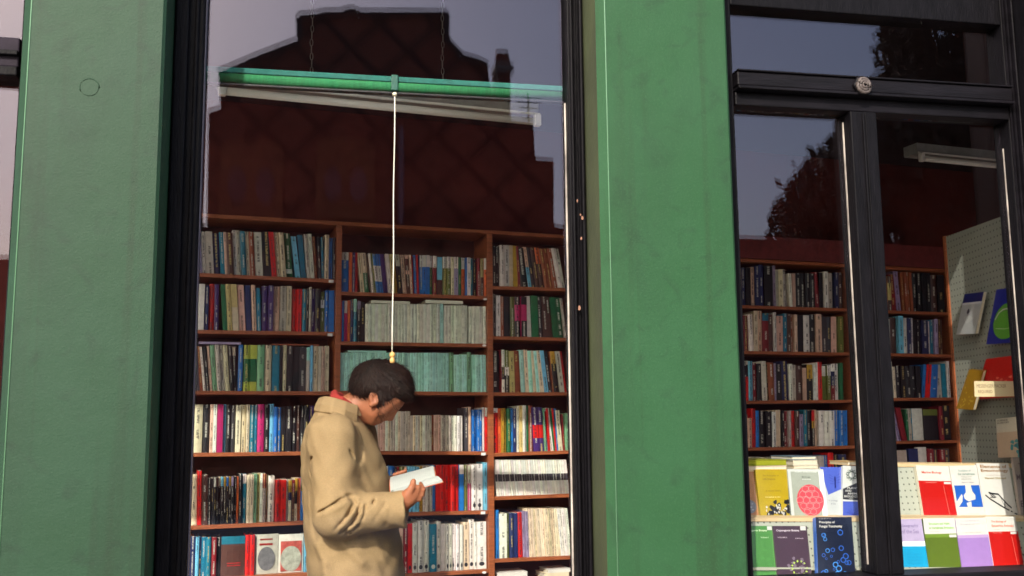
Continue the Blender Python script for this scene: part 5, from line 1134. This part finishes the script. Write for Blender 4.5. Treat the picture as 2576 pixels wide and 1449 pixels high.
# folds and seams
def cr(pts,w=.008,dp=.009,d=-.24): C.crease([lc(x,y,d) for x,y in pts],w*.74,dp*1.5)
cr([(258,815),(262,730),(300,660),(352,605),(398,578)],.006,.010,-.22)
cr([(398,578),(440,590),(500,640),(528,690)],.006,.007,-.22)
cr([(228,565),(218,640),(225,730),(255,800)],.011,.013,-.20)
cr([(245,830),(262,822),(275,800)],.006,.012,-.22)
cr([(378,802),(430,806),(478,790)],.006,.009,-.31); cr([(395,790),(440,780),(470,768)],.010,-.006,-.31)
cr([(345,1005),(400,972),(470,930),(525,905)],.006,.012,-.30); cr([(365,1020),(440,985),(500,950)],.013,-.006,-.30)
cr([(508,905),(540,935),(556,960)],.009,.014,-.28); cr([(525,905),(560,915),(580,890)],.007,.010,-.28)
cr([(440,1100),(480,1060),(520,1010),(545,960)],.010,.011,-.29); cr([(470,1125),(530,1075),(565,1020),(580,960)],.008,.010,-.28); cr([(500,1130),(560,1085),(600,1030),(612,965)],.009,.009,-.27)
cr([(475,1090),(520,1045),(555,990)],.010,-.007,-.30); cr([(520,1110),(575,1060),(598,990)],.009,-.007,-.28)
cr([(620,1000),(650,960),(660,935)],.009,.008,-.25); cr([(650,1060),(690,1010),(720,960)],.012,.007,-.24); cr([(720,1080),(745,1020),(750,960)],.010,.005,-.23); cr([(770,1080),(780,1020),(775,950)],.008,-.004,-.22)
cr([(330,1080),(300,1000),(290,930)],.012,.012,-.24); cr([(350,1075),(340,1085),(330,1070)],.008,.015,-.25)
cr([(200,600),(180,760),(185,900),(200,1100)],.020,.008,-.16); cr([(225,900),(240,1050),(280,1180)],.016,.009,-.18); cr([(280,1200),(340,1300),(370,1420)],.022,-.008,-.2); cr([(440,1170),(520,1260),(600,1330)],.020,-.008,-.2)
cr([(660,1160),(680,1230),(700,1310)],.012,.011,-.2); cr([(690,1340),(740,1330),(770,1315)],.006,.008,-.2)
cr([(600,640),(640,760),(672,900)],.008,.006,-.16); cr([(530,470),(540,560),(550,640),(545,720)],.016,.008,-.17); cr([(360,430),(368,500),(372,560)],.0045,.004,-.17)
g=C.sub(C.lo,np.array([C.ax[i][-1] for i in range(3)])); sl,(X,Y,Z)=g
C.d[sl]+=.0022*np.sin(X*38+np.sin(Z*21)*2+Y*17)*np.sin(Z*33+np.sin(X*26+Y*9)*1.8)+.0012*np.sin(X*95+Z*70+np.sin(Y*40)*2)
# hollow below
cloth=mat('tan_gabardine',(.325,.218,.108),.8,noise=.22,nscale=330,bump=.35,bscale=420,spec=.25)
coat=C.build('raincoat',cloth,man,smooth=0); lo,hi=lo_hi((200,300),(560,480),-.2,.2)
KS=SDF((lo[0]+.02,-.17,lc(400,500)[2]),(lc(560,400)[0],.17,lc(300,315)[2]),.0038)
top=[(262,350,.0),(272,340,.045),(315,334,.080),(375,345,.102),(440,366,.100),(497,388,.070)]
bot=[(236,392,.0),(240,404,.060),(290,412,.104),(365,420,.134),(440,446,.132),(502,474,.085)]
def lerp3(P,t):
    t=t*(len(P)-1); i=min(int(t),len(P)-2); f=t-i; return [P[i][q]+(P[i+1][q]-P[i][q])*f for q in range(3)]
for s_ in (-1,1):
    for k in range(27):
        a=lerp3(top,k/26); b_=lerp3(bot,k/26); m_=[(a[q]+b_[q])/2 for q in range(3)]; A=lc(a[0],a[1],s_*a[2]); M_=lc(m_[0],m_[1],s_*(m_[2]+.008)); B2=lc(b_[0],b_[1],s_*b_[2])
        KS.cap(A,M_,.0105,.0075,k=.003); KS.cap(M_,B2,.0075,.0055,k=.003)
        st_=lc(a[0]+22,a[1]+45,s_*max(0,a[2]-.012)); KS.cap(A,st_,.0085,.007,k=.003)
KS.build('collar',cloth,coat,smooth=1,keep=False)
# red scarf/sweater edge at the nape
lo,hi=lo_hi((300,250),(560,480),-.13,.13); Sx=SDF((lo[0],-.12,lo[2]),(hi[0],.12,hi[2]),.004)
for s_ in (-1,1):
    P_=[lc(345,318,0),lc(362,330,s_*.055),lc(410,358,s_*.080),lc(462,388,s_*.068)]
    for i in range(3): Sx.cap(P_[i],P_[i+1],.016,.015,k=.008,fl=(1,.7,1.5))
Sx.build('jumper_collar',mat('red_jumper_wool',(.30,.02,.014),.85,noise=.2,nscale=90,bump=.5,bscale=220),man,smooth=1,keep=False)
tr_=SDF((-.25,-.25,.06),(.35,.25,.72),.008)
for s_,fx_ in ((-1,20),(1,-30)):
    hp=lc(450,1480,s_*.08); kn=lc(460+fx_,2300,s_*.09); an=lc(440+fx_,2960,s_*.09); kn[2]=.52; an[2]=.10; hp[2]=.78
    tr_.cap(hp,kn,.10,.078,k=.05); tr_.cap(kn,an,.078,.070,k=.03)
tr_.build('trousers',mat('dark_trouser_wool',(.03,.03,.035),.9),man,smooth=1,keep=False)
sx_=SDF((-.2,-.2,-.005),(.4,.2,.14),.006)
for s_,fx_ in ((-1,20),(1,-30)):
    an=lc(440+fx_,2960,s_*.09); a_=an.copy(); a_[0]-=.04; a_[2]=.045; b_=an.copy(); b_[0]+=.19; b_[2]=.038; sx_.cap(a_,b_,.046,.038,k=.01)
g=sx_.sub(sx_.lo,np.array([sx_.ax[i][-1] for i in range(3)])); sx_.comb(g[0],-(g[1][2]-.002)+0*g[1][0]+0*g[1][1],.004,'and')
sx_.build('shoes',mat('black_shoe_leather',(.02,.015,.012),.3),man,smooth=1,keep=False)
# ---- the open book he holds
def LB(x,y,d):
    v=lc(*((1440+x/6.133-ZM[0])*ZM[2],(1720+y/6.133-ZM[1])*ZM[2]),d); return MO+RH*float(v[0])+FH*float(v[1])+UP*float(v[2])
ob=thing('open_book','open white paged book held in the hand of the man in the raincoat','book',LB(700,520,-.1))
A_=[LB(132,432,.02),LB(1108,172,.05),LB(1232,372,-.11),LB(252,700,-.13)]
Nn=(A_[1]-A_[0]).cross(A_[3]-A_[0]).normalized()
if Nn.y>0: Nn=-Nn
page=mat('bright_page',(.42,.44,.41),.7)
def sheet(nm,Q,th,m,bow=.0,N_=None):
    N_=N_ or Nn; m_=MB(); n=8; vs=[]
    for k in range(n+1):
        t=k/n; a=Q[0]+(Q[3]-Q[0])*t; b=Q[1]+(Q[2]-Q[1])*t; l=N_*(bow*math.sin(math.pi*t)); vs+=[a+l,b+l,b+l-N_*th,a+l-N_*th]
    fs=[]
    for k in range(n):
        for j in range(4): fs.append((k*4+j,k*4+(j+1)%4,k*4+4+(j+1)%4,k*4+4+j))
    fs+=[(0,1,2,3),tuple(n*4+q for q in (3,2,1,0))]
    return m_.add(vs,fs).build(nm,m,ob,smooth=False)
sheet('left_pages',A_,.006,page,.008)
e1=(A_[1]-A_[0]).normalized()*.004; e2=(A_[0]-A_[3]).normalized()*.004
sheet('left_cover',[A_[0]-e1+e2-Nn*.0065,A_[1]+e1+e2-Nn*.0065,A_[2]+e1-Nn*.0065,A_[3]-e1-Nn*.0065],.0022,mat('orange_cover',(.5,.12,.05),.5),.008)
B_=[LB(252,705,-.131),LB(1234,376,-.111),LB(1418,425,-.185),LB(420,700,-.20)]
N2=(B_[1]-B_[0]).cross(B_[3]-B_[0]).normalized()
if N2.z<0: N2=-N2
sheet('right_pages',B_,.007,page,.007,N2)
sheet('right_cover',[B_[0]-N2*.0075,B_[1]+e1-N2*.0075,B_[2]+e1-N2*.0075,B_[3]-N2*.0075],.0022,mat('orange_cover',(.5,.12,.05),.5),.006,N2)
# print on the left page
def PG(u,v): 
    a=A_[0]+(A_[1]-A_[0])*u; b=A_[3]+(A_[2]-A_[3])*u; return a+(b-a)*v+Nn*(.0006+.008*math.sin(math.pi*v))
m_=MB()
for k in range(20):
    u=.07+.043*k; 
    for j in range(6):
        v0=.12+.125*j; v1=v0+random.uniform(.06,.115); w=.011
        m_.add([PG(u,v0),PG(u+w,v0),PG(u+w,v1),PG(u,v1)],[(0,1,2,3)])
m_.build('printed_lines',mat('grey_print',(.36,.38,.36),.8),ob)
q=[LB(925,488,-.2),LB(1060,445,-.2),LB(1190,405,-.19),LB(1245,405,-.19),LB(1150,432,-.2),LB(1020,490,-.21),LB(950,500,-.21)]
